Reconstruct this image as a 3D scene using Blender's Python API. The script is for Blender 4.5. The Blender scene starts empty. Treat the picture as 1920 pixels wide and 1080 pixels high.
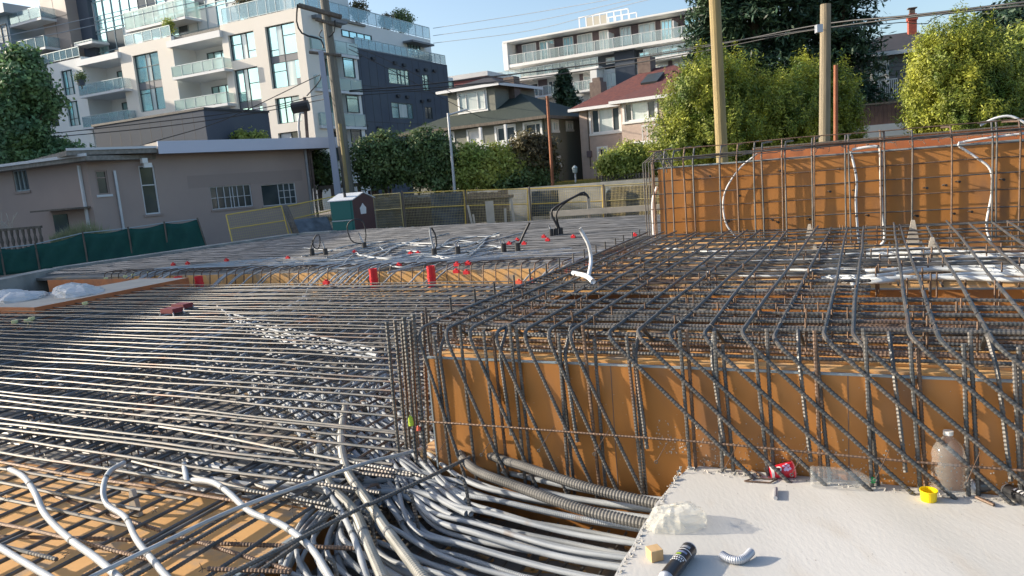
import bpy, math, random
import numpy as np
from mathutils import Vector

random.seed(7)
RNG = np.random.default_rng(11)
SC = bpy.context.scene
COL = SC.collection

# ------------------------------------------------------------------ camera
FPX = 1387.0
PITCH, ROLL = math.radians(8.7), math.radians(4.7)
CAM = np.array([0.0, 0.0, 1.65])
_f = np.array([0, math.cos(PITCH), -math.sin(PITCH)])
_u0 = np.array([0, math.sin(PITCH), math.cos(PITCH)])
_r0 = np.array([1.0, 0, 0])
_r = math.cos(ROLL)*_r0 - math.sin(ROLL)*_u0
_u = math.sin(ROLL)*_r0 + math.cos(ROLL)*_u0
cam_data = bpy.data.cameras.new('camera')
cam_data.sensor_width = 36.0
cam_data.lens = FPX/1920*36.0
cam_data.clip_start = 0.05
cam_data.clip_end = 3000
cam = bpy.data.objects.new('camera', cam_data)
COL.objects.link(cam)
from mathutils import Matrix
_m = Matrix(((_r[0], _u[0], -_f[0]), (_r[1], _u[1], -_f[1]), (_r[2], _u[2], -_f[2])))
cam.matrix_world = Matrix.Translation(Vector(CAM)) @ _m.to_4x4()
SC.camera = cam

# ------------------------------------------------------------------ light
SUN_EL = math.radians(20.0)
SUN_DIR = np.array([-0.978*math.cos(SUN_EL), 0.2086*math.cos(SUN_EL), math.sin(SUN_EL)])   # towards the sun
world = bpy.data.worlds.new('World')
SC.world = world
world.use_nodes = True
nt = world.node_tree
sky = nt.nodes.new('ShaderNodeTexSky')
sky.sky_type = 'NISHITA'
sky.sun_disc = False
sky.sun_elevation = SUN_EL
sky.sun_rotation = math.atan2(SUN_DIR[0], SUN_DIR[1])
sky.air_density = 1.0
sky.dust_density = 2.2
sky.ozone_density = 1.8
bg = nt.nodes['Background']
bg.inputs[1].default_value = 0.15
nt.links.new(sky.outputs[0], bg.inputs[0])
sun_data = bpy.data.lights.new('sun', 'SUN')
sun_data.energy = 4.6
sun_data.angle = math.radians(0.5)
sun_data.color = (1.0, 0.87, 0.70)
sun = bpy.data.objects.new('sun', sun_data)
COL.objects.link(sun)
sun.rotation_euler = Vector(SUN_DIR).to_track_quat('Z', 'Y').to_euler()
SC.view_settings.view_transform = 'Standard'
SC.view_settings.look = 'None'
SC.view_settings.gamma = 1.0
SC.view_settings.exposure = 0.78
SC.cycles.max_bounces = 6
SC.cycles.transparent_max_bounces = 16

# ------------------------------------------------------------------ survey helpers (photo ray -> point on a real plane)
def ray(x, y): return _f + _r*(x-960)/FPX - _u*(y-540)/FPX
def atz(x, y, z):
    d = ray(x, y); return CAM + d*((z-CAM[2])/d[2])
def aty(x, y, Y):
    d = ray(x, y); return CAM + d*(Y/d[1])
def onp(x, y, P, n):
    d = ray(x, y); return CAM + d*(((P-CAM) @ n)/(d @ n))
G = math.radians(26.4)
WV = np.array([math.sin(G), math.cos(G), 0.0])      # site grid, away
UV = np.array([math.cos(G), -math.sin(G), 0.0])     # site grid, to the right
ZV = np.array([0, 0, 1.0])
def gw(u, w, z): return UV*u + WV*w + ZV*z
def V(*a): return np.array(a, float)
def jit(a): return RNG.normal(0, a)
def unit(v): v = np.array(v, float); return v/np.linalg.norm(v)

# ------------------------------------------------------------------ materials
MATS = {}
def mat(name, c, rough=0.7, metal=0.0, c2=None, scale=4.0, bump=0.0, bscale=None, detail=4.0, stretch=(1, 1, 1), island=0.0,
        trans=0.0, alpha=1.0, spec=0.5, contrast=(0.35, 0.65), coat=0.0, sss=0.0, c3=None, scale3=1.0, contrast3=(.5, .62), emit=None):
    m = bpy.data.materials.new(name); m.use_nodes = True
    t = m.node_tree; N = t.nodes; L = t.links
    b = N['Principled BSDF']
    b.inputs['Roughness'].default_value = rough
    b.inputs['Metallic'].default_value = metal
    b.inputs['Specular IOR Level'].default_value = spec
    b.inputs['Coat Weight'].default_value = coat
    b.inputs['Transmission Weight'].default_value = trans
    b.inputs['Alpha'].default_value = alpha
    b.inputs['Base Color'].default_value = (*c, 1)
    tc = N.new('ShaderNodeTexCoord'); mp = N.new('ShaderNodeMapping')
    mp.inputs['Scale'].default_value = stretch
    geo = N.new('ShaderNodeNewGeometry')
    L.new(geo.outputs['Position'], mp.inputs['Vector'])
    out = None
    if c2 is not None:
        nz = N.new('ShaderNodeTexNoise'); nz.inputs['Scale'].default_value = scale; nz.inputs['Detail'].default_value = detail
        L.new(mp.outputs[0], nz.inputs['Vector'])
        cr = N.new('ShaderNodeValToRGB')
        cr.color_ramp.elements[0].position = contrast[0]; cr.color_ramp.elements[1].position = contrast[1]
        cr.color_ramp.elements[0].color = (*c, 1); cr.color_ramp.elements[1].color = (*c2, 1)
        L.new(nz.outputs['Fac'], cr.inputs['Fac']); out = cr.outputs[0]
        rr = N.new('ShaderNodeMapRange'); rr.inputs['To Min'].default_value = max(0, rough-.1); rr.inputs['To Max'].default_value = min(1, rough+.12)
        L.new(nz.outputs['Fac'], rr.inputs['Value']); L.new(rr.outputs[0], b.inputs['Roughness'])
    if c3 is not None:
        nz3 = N.new('ShaderNodeTexNoise'); nz3.inputs['Scale'].default_value = scale3; nz3.inputs['Detail'].default_value = 6
        L.new(mp.outputs[0], nz3.inputs['Vector'])
        mr = N.new('ShaderNodeMapRange'); mr.inputs['From Min'].default_value = contrast3[0]; mr.inputs['From Max'].default_value = contrast3[1]
        L.new(nz3.outputs['Fac'], mr.inputs['Value'])
        mx = N.new('ShaderNodeMixRGB'); mx.inputs['Color2'].default_value = (*c3, 1); mx.inputs['Color1'].default_value = (*c, 1)
        if out is not None: L.new(out, mx.inputs['Color1'])
        L.new(mr.outputs[0], mx.inputs['Fac']); out = mx.outputs[0]
    if island > 0:
        hs = N.new('ShaderNodeHueSaturation')
        ml = N.new('ShaderNodeMapRange'); ml.inputs['To Min'].default_value = 1-island; ml.inputs['To Max'].default_value = 1+island
        L.new(geo.outputs['Random Per Island'], ml.inputs['Value']); L.new(ml.outputs[0], hs.inputs['Value'])
        if out is not None: L.new(out, hs.inputs['Color'])
        else: hs.inputs['Color'].default_value = (*c, 1)
        out = hs.outputs[0]
    if out is not None: L.new(out, b.inputs['Base Color'])
    if bump > 0:
        nb = N.new('ShaderNodeTexNoise'); nb.inputs['Scale'].default_value = bscale or scale*4; nb.inputs['Detail'].default_value = 6
        L.new(mp.outputs[0], nb.inputs['Vector'])
        bp = N.new('ShaderNodeBump'); bp.inputs['Strength'].default_value = bump; bp.inputs['Distance'].default_value = 0.02
        L.new(nb.outputs['Fac'], bp.inputs['Height']); L.new(bp.outputs[0], b.inputs['Normal'])
    if sss > 0:      # thin leaf or cloth: light passes through
        tr = N.new('ShaderNodeBsdfTranslucent'); ms = N.new('ShaderNodeMixShader'); ms.inputs[0].default_value = sss
        tr.inputs['Color'].default_value = (*c, 1)
        if out is not None: L.new(out, tr.inputs['Color'])
        L.new(b.outputs[0], ms.inputs[1]); L.new(tr.outputs[0], ms.inputs[2]); L.new(ms.outputs[0], N['Material Output'].inputs[0])
    MATS[name] = m
    return m

STEEL = mat('rebar_steel', (.07, .078, .082), .46, .35, (.14, .13, .12), 9, island=.25, c3=(.13, .06, .03), scale3=1.3, contrast3=(.58, .75))
STEELR = mat('rebar_rusty', (.11, .075, .055), .55, .35, (.20, .13, .09), 12, bump=.2, bscale=60)
CONDUIT = mat('grey_conduit', (.22, .245, .27), .58, 0, (.34, .365, .385), 3, island=.14, c3=(.22, .18, .15), scale3=5, contrast3=(.62, .75))
CONDUITW = mat('pale_conduit', (.44, .46, .47), .4, 0, (.34, .36, .37), 4, island=.15)
CONDUITB = mat('chalky_conduit', (.52, .55, .56), .5, 0, (.42, .45, .47), 5, island=.2)
CONDUITD = mat('dark_corrugated', (.085, .083, .077), .6, 0, (.15, .145, .135), 5)
CONDUITM = mat('tan_corrugated', (.24, .24, .21), .5, 0, (.36, .35, .31), 5)
TAPE = mat('tape', (.10, .11, .12), .5)
REDP = mat('red_plastic', (.62, .02, .03), .4)
CORAL = mat('coral_plastic', (.75, .12, .06), .45)
FORM = mat('form_ply', (.37, .160, .042), .42, 0, (.46, .205, .06), 1.6, bump=.08, bscale=14, c3=(.25, .13, .065), scale3=3.4, contrast3=(.48, .74), spec=.35, stretch=(1, 1, .4))
FORMR = mat('form_ply_red', (.42, .13, .045), .45, 0, (.48, .17, .06), 1.5, c3=(.34, .12, .05), scale3=3)
DECK = mat('deck_ply', (.70, .41, .17), .7, 0, (.62, .35, .13), 2, c3=(.36, .29, .22), scale3=4.1, contrast3=(.53, .68), spec=.3)
DECKG = mat('deck_grey', (.15, .145, .135), .8, 0, (.24, .225, .2), 2.5, bump=.2, bscale=15, c3=(.34, .24, .14), scale3=1.7, contrast3=(.6, .66))
TAPEB = mat('form_edge_seal', (.24, .32, .37), .6, 0, (.34, .36, .36), 5)
CONC = mat('slab_concrete', (.51, .505, .475), .85, 0, (.59, .58, .55), 1.6, bump=.07, bscale=60, c3=(.50, .46, .40), scale3=7, contrast3=(.55, .9), stretch=(1, .35, 1))
CONCR = mat('rough_concrete', (.40, .39, .36), .95, 0, (.6, .58, .54), 30, bump=1.0, bscale=90)
CONCG = mat('grey_concrete', (.20, .21, .20), .9, 0, (.33, .33, .31), 1.6, bump=.4, bscale=20)
DIRT = mat('soil', (.16, .14, .115), .95, 0, (.26, .22, .18), .8, bump=.6, bscale=6)
GRASSM = mat('grass_blade', (.22, .21, .06), .8, 0, (.3, .24, .07), 3, sss=.3, island=.3)
YARD = mat('yard_earth', (.10, .10, .06), .95, 0, (.17, .15, .08), .6, bump=.5, bscale=5)
GLASS = mat('window_glass', (.42, .66, .68), .06, .75, (.55, .80, .80), .12)
GLASSD = mat('dark_glass', (.045, .06, .07), .08, .2, (.10, .12, .13), .5)
GLASSC = mat('curtained_glass', (.50, .60, .60), .15, .2, (.72, .76, .74), .6, stretch=(3, 3, .2))
GLASSB = mat('balcony_glass', (.52, .68, .64), .12, .1, (.60, .74, .70), .3, alpha=.5)
GLASSF = mat('far_balcony_glass', (.50, .62, .62), .12, .1, alpha=.3)
GLASSB2 = mat('rail_glass', (.35, .50, .55), .08, .4, alpha=.45)
WHITE = mat('white_paint', (.78, .78, .76), .5)
WHITEG = mat('offwhite_paint', (.62, .64, .66), .6, 0, (.68, .69, .70), .5)
FRAMED = mat('dark_frame', (.06, .075, .08), .4, .3)
FRAMEG = mat('grey_frame', (.38, .45, .47), .4, .3)
PANELG = mat('grey_spandrel', (.18, .19, .21), .6)
BEIGE = mat('beige_cladding', (.74, .69, .61), .75, 0, (.80, .75, .68), .25)
PALEW = mat('pale_wall', (.70, .72, .71), .8, 0, (.76, .77, .75), .3)
NAVY = mat('charcoal_panel', (.085, .10, .13), .8, 0, (.10, .118, .145), .4, spec=.15)
NAVYD = mat('charcoal_joint', (.03, .036, .045), .6)
TAN = mat('tan_stucco', (.37, .292, .26), .9, 0, (.41, .325, .285), .5, bump=.15, bscale=30)
TANW = mat('tan_patch', (.34, .27, .24), .9)
GREENW = mat('sage_siding', (.19, .195, .165), .85, 0, (.215, .22, .185), .7)
PINK = mat('pink_stucco', (.46, .36, .31), .95, 0, (.52, .41, .35), 3, bump=.5, bscale=14)
MAROON = mat('maroon_shingle', (.085, .03, .03), .9, 0, (.16, .05, .04), 6, bump=.4, bscale=20)
ROOFG = mat('dark_green_shingle', (.022, .035, .03), .9, 0, (.035, .05, .042), 6, bump=.3, bscale=20)
ROOFK = mat('dark_shingle', (.03, .032, .04), .9, 0, (.045, .045, .055), 6)
ROOFT = mat('gravel_roof', (.2, .19, .17), .95, 0, (.3, .28, .25), 8)
MAUVE = mat('mauve_panel', (.145, .11, .12), .7)
BRICKR = mat('red_brick', (.42, .10, .06), .85, 0, (.30, .08, .06), 6)
BRICKD = mat('dark_brick', (.12, .09, .08), .9, 0, (.18, .14, .12), 5)
WOODP = mat('new_pole_wood', (.34, .26, .11), .75, 0, (.26, .20, .10), 3, stretch=(6, 6, .5), bump=.25, bscale=20)
WOODO = mat('old_pole_wood', (.15, .145, .125), .85, 0, (.21, .20, .17), 3, stretch=(6, 6, .5), bump=.2, bscale=20)
WOODG = mat('weathered_wood', (.10, .085, .07), .9, 0, (.17, .145, .12), 3, stretch=(5, 5, .7), bump=.2, bscale=12)
WOODL = mat('lumber', (.55, .36, .17), .7, 0, (.62, .42, .22), 5, stretch=(8, 2, 2))
WOODPALE = mat('pale_lumber', (.42, .38, .32), .8, 0, (.5, .45, .38), 3)
RUSTP = mat('rust_pipe', (.28, .10, .05), .7, .2, (.36, .15, .08), 4)
GALV = mat('galvanised', (.42, .45, .50), .45, .6, (.5, .52, .56), 3)
WIRE = mat('cable_black', (.018, .02, .024), .5)
WIREL = mat('cable_grey', (.30, .33, .36), .5)
YELLOW = mat('yellow_paint', (.72, .50, .08), .5, 0, (.60, .44, .12), 3)
MESHM = mat('fence_wire', (.50, .42, .20), .5, .2)
SCREEN = mat('green_debris_net', (.012, .085, .075), .85, 0, (.02, .11, .09), 2, sss=.25, bump=.3, bscale=8)
GREENP = mat('green_plastic', (.015, .14, .125), .45)
BROWNP = mat('brown_plastic', (.075, .035, .04), .5)
FABRIC = mat('silt_cloth', (.05, .065, .08), .9, 0, (.12, .15, .18), 2.5, bump=.5, bscale=6)
PLAST = mat('plastic_sheet', (.66, .68, .70), .3, 0, (.8, .8, .8), 6, sss=.3, bump=.4, bscale=25)
BARK = mat('bark', (.09, .07, .05), .95, 0, (.15, .12, .09), 5, bump=.5)
def leafmat(n, a, b, isl=.35, s=.35, sc=.9, rough=.55): return mat(n, a, rough, 0, b, sc, island=isl, sss=s)
LEAF_CED = leafmat('cedar_leaf', (.09, .155, .025), (.42, .44, .06), .45, .3, 1.3)
LEAF_CED2 = leafmat('cedar_leaf_shade', (.045, .075, .02), (.10, .13, .02), .45)
LEAF_CON = leafmat('conifer_needle', (.022, .06, .036), (.06, .105, .045), .5, .15)
LEAF_SHR = leafmat('shrub_leaf', (.07, .13, .045), (.16, .22, .075), .5, .25)
LEAF_LIM = leafmat('lime_leaf', (.28, .36, .08), (.48, .50, .12), .4)
LEAF_BRN = leafmat('bronze_leaf', (.10, .085, .045), (.15, .13, .05), .4)
LEAF_TRE = leafmat('maple_leaf', (.10, .20, .10), (.18, .28, .10), .5, .35)

# ------------------------------------------------------------------ mesh building
ORG = {}
class MB:
    def __init__(self): self.v = []; self.f = []; self.n = 0; self.q = []
    def add(self, verts, faces):
        verts = np.asarray(verts, float).reshape(-1, 3)
        self.v.append(verts); o = self.n
        for f in faces: self.f.append([i+o for i in f])
        self.n += len(verts)
    def addq(self, verts, quads):            # fast path, numpy quads
        self.v.append(verts); self.q.append(np.asarray(quads)+self.n); self.n += len(verts)
    def box(self, O, ax, ay, az, x0, x1, y0, y1, z0, z1):
        P = [O+ax*x+ay*y+az*z for z in (z0, z1) for (x, y) in ((x0, y0), (x1, y0), (x1, y1), (x0, y1))]
        F = [(0, 3, 2, 1), (4, 5, 6, 7), (0, 1, 5, 4), (1, 2, 6, 5), (2, 3, 7, 6), (3, 0, 4, 7)]
        if np.dot(np.cross(ax, ay), az)*(x1-x0)*(y1-y0)*(z1-z0) < 0: F = [f[::-1] for f in F]
        self.add(P, F); return self
    def gbox(self, u0, u1, w0, w1, z0, z1): return self.box(np.zeros(3), UV, WV, ZV, u0, u1, w0, w1, z0, z1)
    def prism(self, pts, ext):               # polygon of 3d points extruded by vector ext
        pts = np.asarray(pts, float); n = len(pts)
        P = np.vstack([pts, pts+ext])
        F = [list(range(n))[::-1], list(range(n, 2*n))]+[[i, (i+1) % n, n+(i+1) % n, n+i] for i in range(n)]
        nn = np.cross(pts[1]-pts[0], pts[2]-pts[0])
        if nn @ ext < 0: F = [f[::-1] for f in F]
        self.add(P, F); return self
    def tube(self, P, r, k=6, cap=True, ref=None):
        P = np.asarray(P, float); n = len(P)
        r = np.broadcast_to(np.asarray(r, float), (n,))
        T = np.gradient(P, axis=0); T /= np.linalg.norm(T, axis=1)[:, None]+1e-12
        if ref is None:
            c = np.cross(T[0], T[-1])
            if np.linalg.norm(c) > .15: ref = unit(c)
            else:
                a = np.abs(T).mean(axis=0); ref = np.eye(3)[int(np.argmin(a))]
        A = np.cross(T, ref); A /= np.linalg.norm(A, axis=1)[:, None]+1e-9
        B = np.cross(T, A)
        ang = np.arange(k)*2*math.pi/k
        ring = (A[:, None, :]*np.cos(ang)[None, :, None] + B[:, None, :]*np.sin(ang)[None, :, None])*r[:, None, None] + P[:, None, :]
        i = np.arange(n-1)[:, None]*k; j = np.arange(k)[None, :]; j2 = (j+1) % k
        q = np.stack([i+j, i+j2, i+k+j2, i+k+j], axis=-1).reshape(-1, 4)
        base = self.n
        self.addq(ring.reshape(-1, 3), q)
        if cap:
            self.f.append([base+t for t in range(k)]); self.f.append([base+(n-1)*k+t for t in range(k)][::-1])
        return self
    def cyl(self, a, b, r, k=8, r2=None):
        a = np.array(a, float); b = np.array(b, float)
        return self.tube([a, a+(b-a)*.5, b], [r, (r+(r2 or r))/2, r2 or r], k)
    def lathe(self, O, ax, prof, k=20):       # prof: (distance along ax, radius)
        P = np.array([O+ax*t for t, _ in prof]); n = len(P)
        ax = unit(ax); ref = np.array([0, 0, 1.0]) if abs(ax[2]) < .9 else np.array([1.0, 0, 0])
        A = unit(np.cross(ax, ref)); B = np.cross(ax, A)
        ang = np.arange(k)*2*math.pi/k
        rr = np.array([p[1] for p in prof])
        ring = (A[None, None]*np.cos(ang)[None, :, None]+B[None, None]*np.sin(ang)[None, :, None])*rr[:, None, None]+P[:, None]
        i = np.arange(n-1)[:, None]*k; j = np.arange(k)[None]; j2 = (j+1) % k
        self.addq(ring.reshape(-1, 3), np.stack([i+j, i+j2, i+k+j2, i+k+j], -1).reshape(-1, 4)); return self
    def build(self, name, m, parent=None, smooth=False, origin=None):
        v = np.vstack(self.v) if self.v else np.zeros((0, 3))
        if parent is not None: org = ORG[parent.name]
        elif origin is not None: org = np.array(origin, float)
        else:
            org = v.mean(axis=0); org[2] = v[:, 2].min()
        me = bpy.data.meshes.new(name)
        q = np.vstack(self.q) if self.q else np.zeros((0, 4), int)
        nf = len(q)+len(self.f)
        lens = np.concatenate([np.full(len(q), 4, int), np.array([len(f) for f in self.f], int)])
        idx = np.concatenate([q.reshape(-1), np.array([i for f in self.f for i in f], int)]).astype(np.int32)
        me.vertices.add(len(v)); me.vertices.foreach_set('co', (v-org).astype(np.float32).ravel())
        me.loops.add(len(idx)); me.loops.foreach_set('vertex_index', idx)
        me.polygons.add(nf)
        st = np.concatenate([[0], np.cumsum(lens)[:-1]]).astype(np.int32)
        me.polygons.foreach_set('loop_start', st); me.polygons.foreach_set('loop_total', lens.astype(np.int32))
        me.polygons.foreach_set('use_smooth', np.full(nf, bool(smooth)))
        me.update(calc_edges=True)
        if m is not None: me.materials.append(m)
        o = bpy.data.objects.new(name, me); COL.objects.link(o)
        if parent is not None: o.parent = parent
        else: o.location = org
        ORG[o.name] = org
        return o
def tag(o, label=None, cat=None, group=None, kind=None):
    if label: o['label'] = label
    if cat: o['category'] = cat
    if group: o['group'] = group
    if kind: o['kind'] = kind
    return o
def thing(name, loc, label, cat, group=None):
    o = bpy.data.objects.new(name, None); COL.objects.link(o)
    o.location = Vector(loc); o.empty_display_size = .2
    ORG[o.name] = np.array(loc, float)
    return tag(o, label, cat, group)
def struct(mb, name, m, **k): return tag(mb.build(name, m, **k), kind='structure')

def smooth_path(P, step=.05):
    """Catmull-Rom through the points, resampled by arc length"""
    P = np.asarray(P, float)
    if len(P) < 3:
        n = max(2, int(np.linalg.norm(P[-1]-P[0])/step)+1); t = np.linspace(0, 1, n)[:, None]; return P[0]*(1-t)+P[-1]*t
    Q = np.vstack([2*P[0]-P[1], P, 2*P[-1]-P[-2]]); out = []
    for i in range(1, len(Q)-2):
        d = np.linalg.norm(Q[i+1]-Q[i]); n = max(2, int(d/step)); t = np.linspace(0, 1, n, endpoint=False)[:, None]
        a, b, c, e = Q[i-1], Q[i], Q[i+1], Q[i+2]
        out.append(.5*((2*b)+(-a+c)*t+(2*a-5*b+4*c-e)*t*t+(-a+3*b-3*c+e)*t**3))
    out.append(P[-1:]); return np.vstack(out)
def fillet(P, R=.06, k=5):
    P = [np.array(p, float) for p in P]; out = [P[0]]
    for i in range(1, len(P)-1):
        a, b, c = P[i-1], P[i], P[i+1]; d1 = unit(a-b); d2 = unit(c-b)
        rr = min(R, np.linalg.norm(a-b)*.45, np.linalg.norm(c-b)*.45)
        s, e = b+d1*rr, b+d2*rr
        for t in np.linspace(0, 1, k): out.append((1-t)**2*s+2*t*(1-t)*b+t*t*e)
    out.append(P[-1]); return np.array(out)
RIB_PITCH = .019
def rebar_rings(P, r, near=6.0):
    """resample a polyline: dense alternating rings (ribs) where the bar is near, sparse elsewhere"""
    P = np.asarray(P, float); L = np.concatenate([[0], np.cumsum(np.linalg.norm(np.diff(P, axis=0), axis=1))])
    tot = L[-1]; s = [0.0]; rad = [r*.95]; tgl = 0
    while s[-1] < tot-1e-4:
        p = np.array([np.interp(s[-1], L, P[:, i]) for i in range(3)]); d = np.linalg.norm(p-CAM)
        if d < near: st = RIB_PITCH/2*(1.0 if d < 4.5 else 1.35); tgl ^= 1; rad.append(r*(1.12 if tgl else .89))
        else: st = min(.3, max(.05, (d-near)*.2+.05)); rad.append(r)
        s.append(min(tot, s[-1]+st))
    s = np.array(s); return np.stack([np.interp(s, L, P[:, i]) for i in range(3)], 1), np.array(rad)
def wob(P, a=.004):
    """slight unevenness along a bar"""
    P = np.asarray(P, float); n = len(P); L = np.concatenate([[0], np.cumsum(np.linalg.norm(np.diff(P, axis=0), axis=1))])
    ph = RNG.uniform(0, 6.28, 6); o = np.zeros_like(P)
    for k in range(3): o[:, k] = a*(np.sin(L*1.7+ph[k])+.6*np.sin(L*4.1+ph[k+3]))
    return P+o
def dense(P, step=.25):
    P = np.asarray(P, float); out = []
    for a, b in zip(P[:-1], P[1:]):
        n = max(1, int(np.linalg.norm(b-a)/step)); out += [a+(b-a)*t for t in np.linspace(0, 1, n, endpoint=False)]
    out.append(P[-1]); return np.array(out)
NBAR = [0]
def rebar(P, r, label, group, m=None, near=6.0, k=6, a=.004, cat='rebar'):
    P = wob(dense(P), a); Q, R = rebar_rings(P, r, near)
    NBAR[0] += 1
    return tag(MB().tube(Q, R, k).build('rebar', m or STEEL, smooth=False, origin=P[0]), label, cat, group)
def rebar_into(mb, P, r, k=4, a=.004): mb.tube(wob(dense(P, .5), a), r, k, cap=False)

# =================================================================== GROUND
g = MB(); g.add([(-900, -300, -1.05), (900, -300, -1.05), (900, 1500, -1.05), (-900, 1500, -1.05)], [(0, 1, 2, 3)]); struct(g, 'ground', DIRT)
# raised yards behind the retaining wall, and beside the site on the right
ht = MB()
ht.prism([gw(-24, 32.2, -1.0), gw(900, 32.2, -1.0), gw(900, 1200, -1.0), gw(-24, 1200, -1.0)], V(0, 0, 1.9))
struct(ht, 'yard_terrain', YARD)
ht = MB(); ht.prism([V(6.8, 15.5, -1), V(60, 15.5, -1), V(60, 40, -1), V(9, 40, -1), V(6.8, 21, -1)], V(0, 0, 1.85)); struct(ht, 'lane_terrain', YARD)

# =================================================================== RIGHT BLOCK: concrete slab, stepped formwork
SW = 3.80
sl = MB()
# slab with a chipped, slightly irregular edge, subdivided top
eu = [(-.96, SW+.03), (-.9, SW+.05)]
edge = []
for t in np.linspace(0, 1, 26):
    w = SW-.02 - t*3.6; edge.append((-.965+RNG.normal(0, .008)+.05*math.exp(-((w-SW)/.12)**2), w))
poly = [(-.86, SW+.05)]+edge+[(6.0, .2), (6.0, SW+.05)]
P = [gw(u, w, 0) for u, w in poly]
sl.prism([p+V(0, 0, -.42) for p in P], V(0, 0, .42))
slab = struct(sl, 'concrete_slab', CONC)
# rough laitance crumbs along the slab's back and left edge
cr = MB()
for i in range(520):
    if i < 330: u, w = RNG.uniform(-.93, 2.2), SW-abs(RNG.normal(0, .022))
    else: u, w = -.955+abs(RNG.normal(0, .012)), RNG.uniform(2.2, SW)
    s = RNG.uniform(.003, .011)*(1.6 if u < -.4 and w > 3.6 else 1)
    c = gw(u, w, s*.3); R = RNG.normal(size=(4, 3)); R /= np.linalg.norm(R, axis=1)[:, None]
    cr.add(c+R*s, [(0, 1, 2), (0, 2, 3), (0, 3, 1), (1, 3, 2)])
tag(cr.build('concrete_crumbs', CONCR), 'rough concrete crumbs and splash along the slab edge below the brown formwork', 'concrete debris', kind='stuff')

FU0, FU1, FW, FZ = -2.56, 3.6, 3.86, .54
fb = thing('formwork_box', gw(0, FW, -.4), 'long orange-brown plywood formwork face standing along the back of the white slab', 'formwork')
MB().gbox(FU0, FU1, FW, FW+.018, -.50, FZ).build('front_panel', FORM, fb)
MB().gbox(FU0, FU0+.018, FW+.02, 10.0, -.50, FZ-.002).build('side_panel', FORM, fb)
MB().gbox(FU0+.02, FU1, FW+.02, 4.95, FZ-.022, FZ-.004).build('top_sheet', DECK, fb)
MB().gbox(FU0+.0, FU1, 4.952, 4.97, -.2, FZ-.004).build('rear_panel', FORM, fb)
MB().gbox(FU0-.002, FU1, FW-.003, FW+.016, FZ+.001, FZ+.011).build('edge_seal', TAPEB, fb)
MB().gbox(FU0-.004, FU0+.006, FW-.003, FW+.02, -.50, FZ).build('edge_seal', TAPEB, fb)
# planks showing on top of the deck as strips
pk = MB()
for i in range(7):
    w0 = 3.93+i*.145; pk.gbox(FU0+.03, FU1, w0, w0+.085, FZ-.003, FZ+.0+.012)
pk.build('batten', DECK, fb)
fl = MB().gbox(FU0+.02, FU1, 4.972, 6.1, .02, .06); tag(fl.build('trough_floor', DECK), 'plywood floor of the beam trough between the two raised formwork decks', 'formwork')
fb2 = thing('formwork_box', gw(0, 6.1, 0), 'second raised plywood formwork deck behind the trough, below the pale conduits', 'formwork')
pf = [gw(FU0+.02, 6.1, 0), gw(6.5, 6.1, 0), gw(6.5, 7.0, 0), gw(3.2, 7.25, 0), gw(.68, 8.54, 0), gw(-2.54, 10.45, 0)]
MB().prism([p+V(0, 0, .56) for p in pf], V(0, 0, .02)).build('top_sheet', DECK, fb2)
MB().gbox(-1.2, 6.5, 6.08, 6.098, -.1, .575).build('front_panel', FORM, fb2)
MB().gbox(-1.2, 6.5, 6.075, 6.1, .577, .587).build('edge_seal', TAPEB, fb2)
# lower floor in front (under the conduits) and box at the lower left
fd = MB().gbox(-16, -.9, 1.2, 11.6, -.56, -.50)
tag(fd.build('formwork_deck', DECKG), 'dusty plywood deck under the near rebar mats and grey conduits', 'formwork')
strew = MB()
for i in range(70):
    u = RNG.uniform(-2.8, -1.0); w = RNG.uniform(1.6, 3.8); a = RNG.uniform(0, 3.1); l = RNG.uniform(.04, .16)
    ax = V(math.cos(a), math.sin(a), 0); ay = V(-math.sin(a), math.cos(a), 0)
    strew.box(gw(u, w, -.50), ax, ay, ZV, 0, l, 0, RNG.uniform(.015, .05), 0.001, .014)
tag(strew.build('wood_scraps', DECK), 'plywood offcuts and sawdust scattered on the deck between the conduits', 'wood scraps', kind='stuff')
lb = thing('formwork_box', gw(-4, 2.5, -.5), 'low dusty plywood box under the bars in the bottom left corner', 'formwork')
MB().gbox(-7.6, -2.93, .9, 3.2, -.27, -.25).build('top_sheet', DECK, lb)
MB().gbox(-2.928, -2.91, .9, 3.2, -.5, -.25).build('side_panel', FORM, lb)
MB().gbox(-2.93, -2.905, .9, 3.205, -.248, -.24).build('edge_seal', TAPEB, lb)
MB().gbox(-7.6, -2.93, 3.202, 3.22, -.5, -.25).build('rear_panel', FORM, lb)

# cement splash, sheet joints and nail heads on the front face
sp_ = MB()
for i in range(900):
    u = RNG.uniform(-1.1, 2.0); z = abs(RNG.normal(0, .10))+(.0 if u > -.9 else .05); q = RNG.uniform(.0008, .0035)
    sp_.box(gw(u, FW-.0004, z), UV, WV, ZV, -q, q, -.0012, 0, -q, q*RNG.uniform(.8, 1.6))
for i in range(140):
    u = RNG.uniform(-2.5, 2.0); z = RNG.uniform(-.1, .5); q = RNG.uniform(.001, .002)
    sp_.box(gw(u, FW-.0004, z), UV, WV, ZV, -q, q, -.001, 0, -q, q)
tag(sp_.build('cement_splash', CONCR), 'grey cement splashes sprinkled low on the front formwork face', 'cement splash', kind='stuff')
for u in (-1.34, -.12, 1.10): MB().gbox(u, u+.004, FW-.0015, FW, -.3, FZ).build('sheet_joint', BRICKD, fb)
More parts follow.
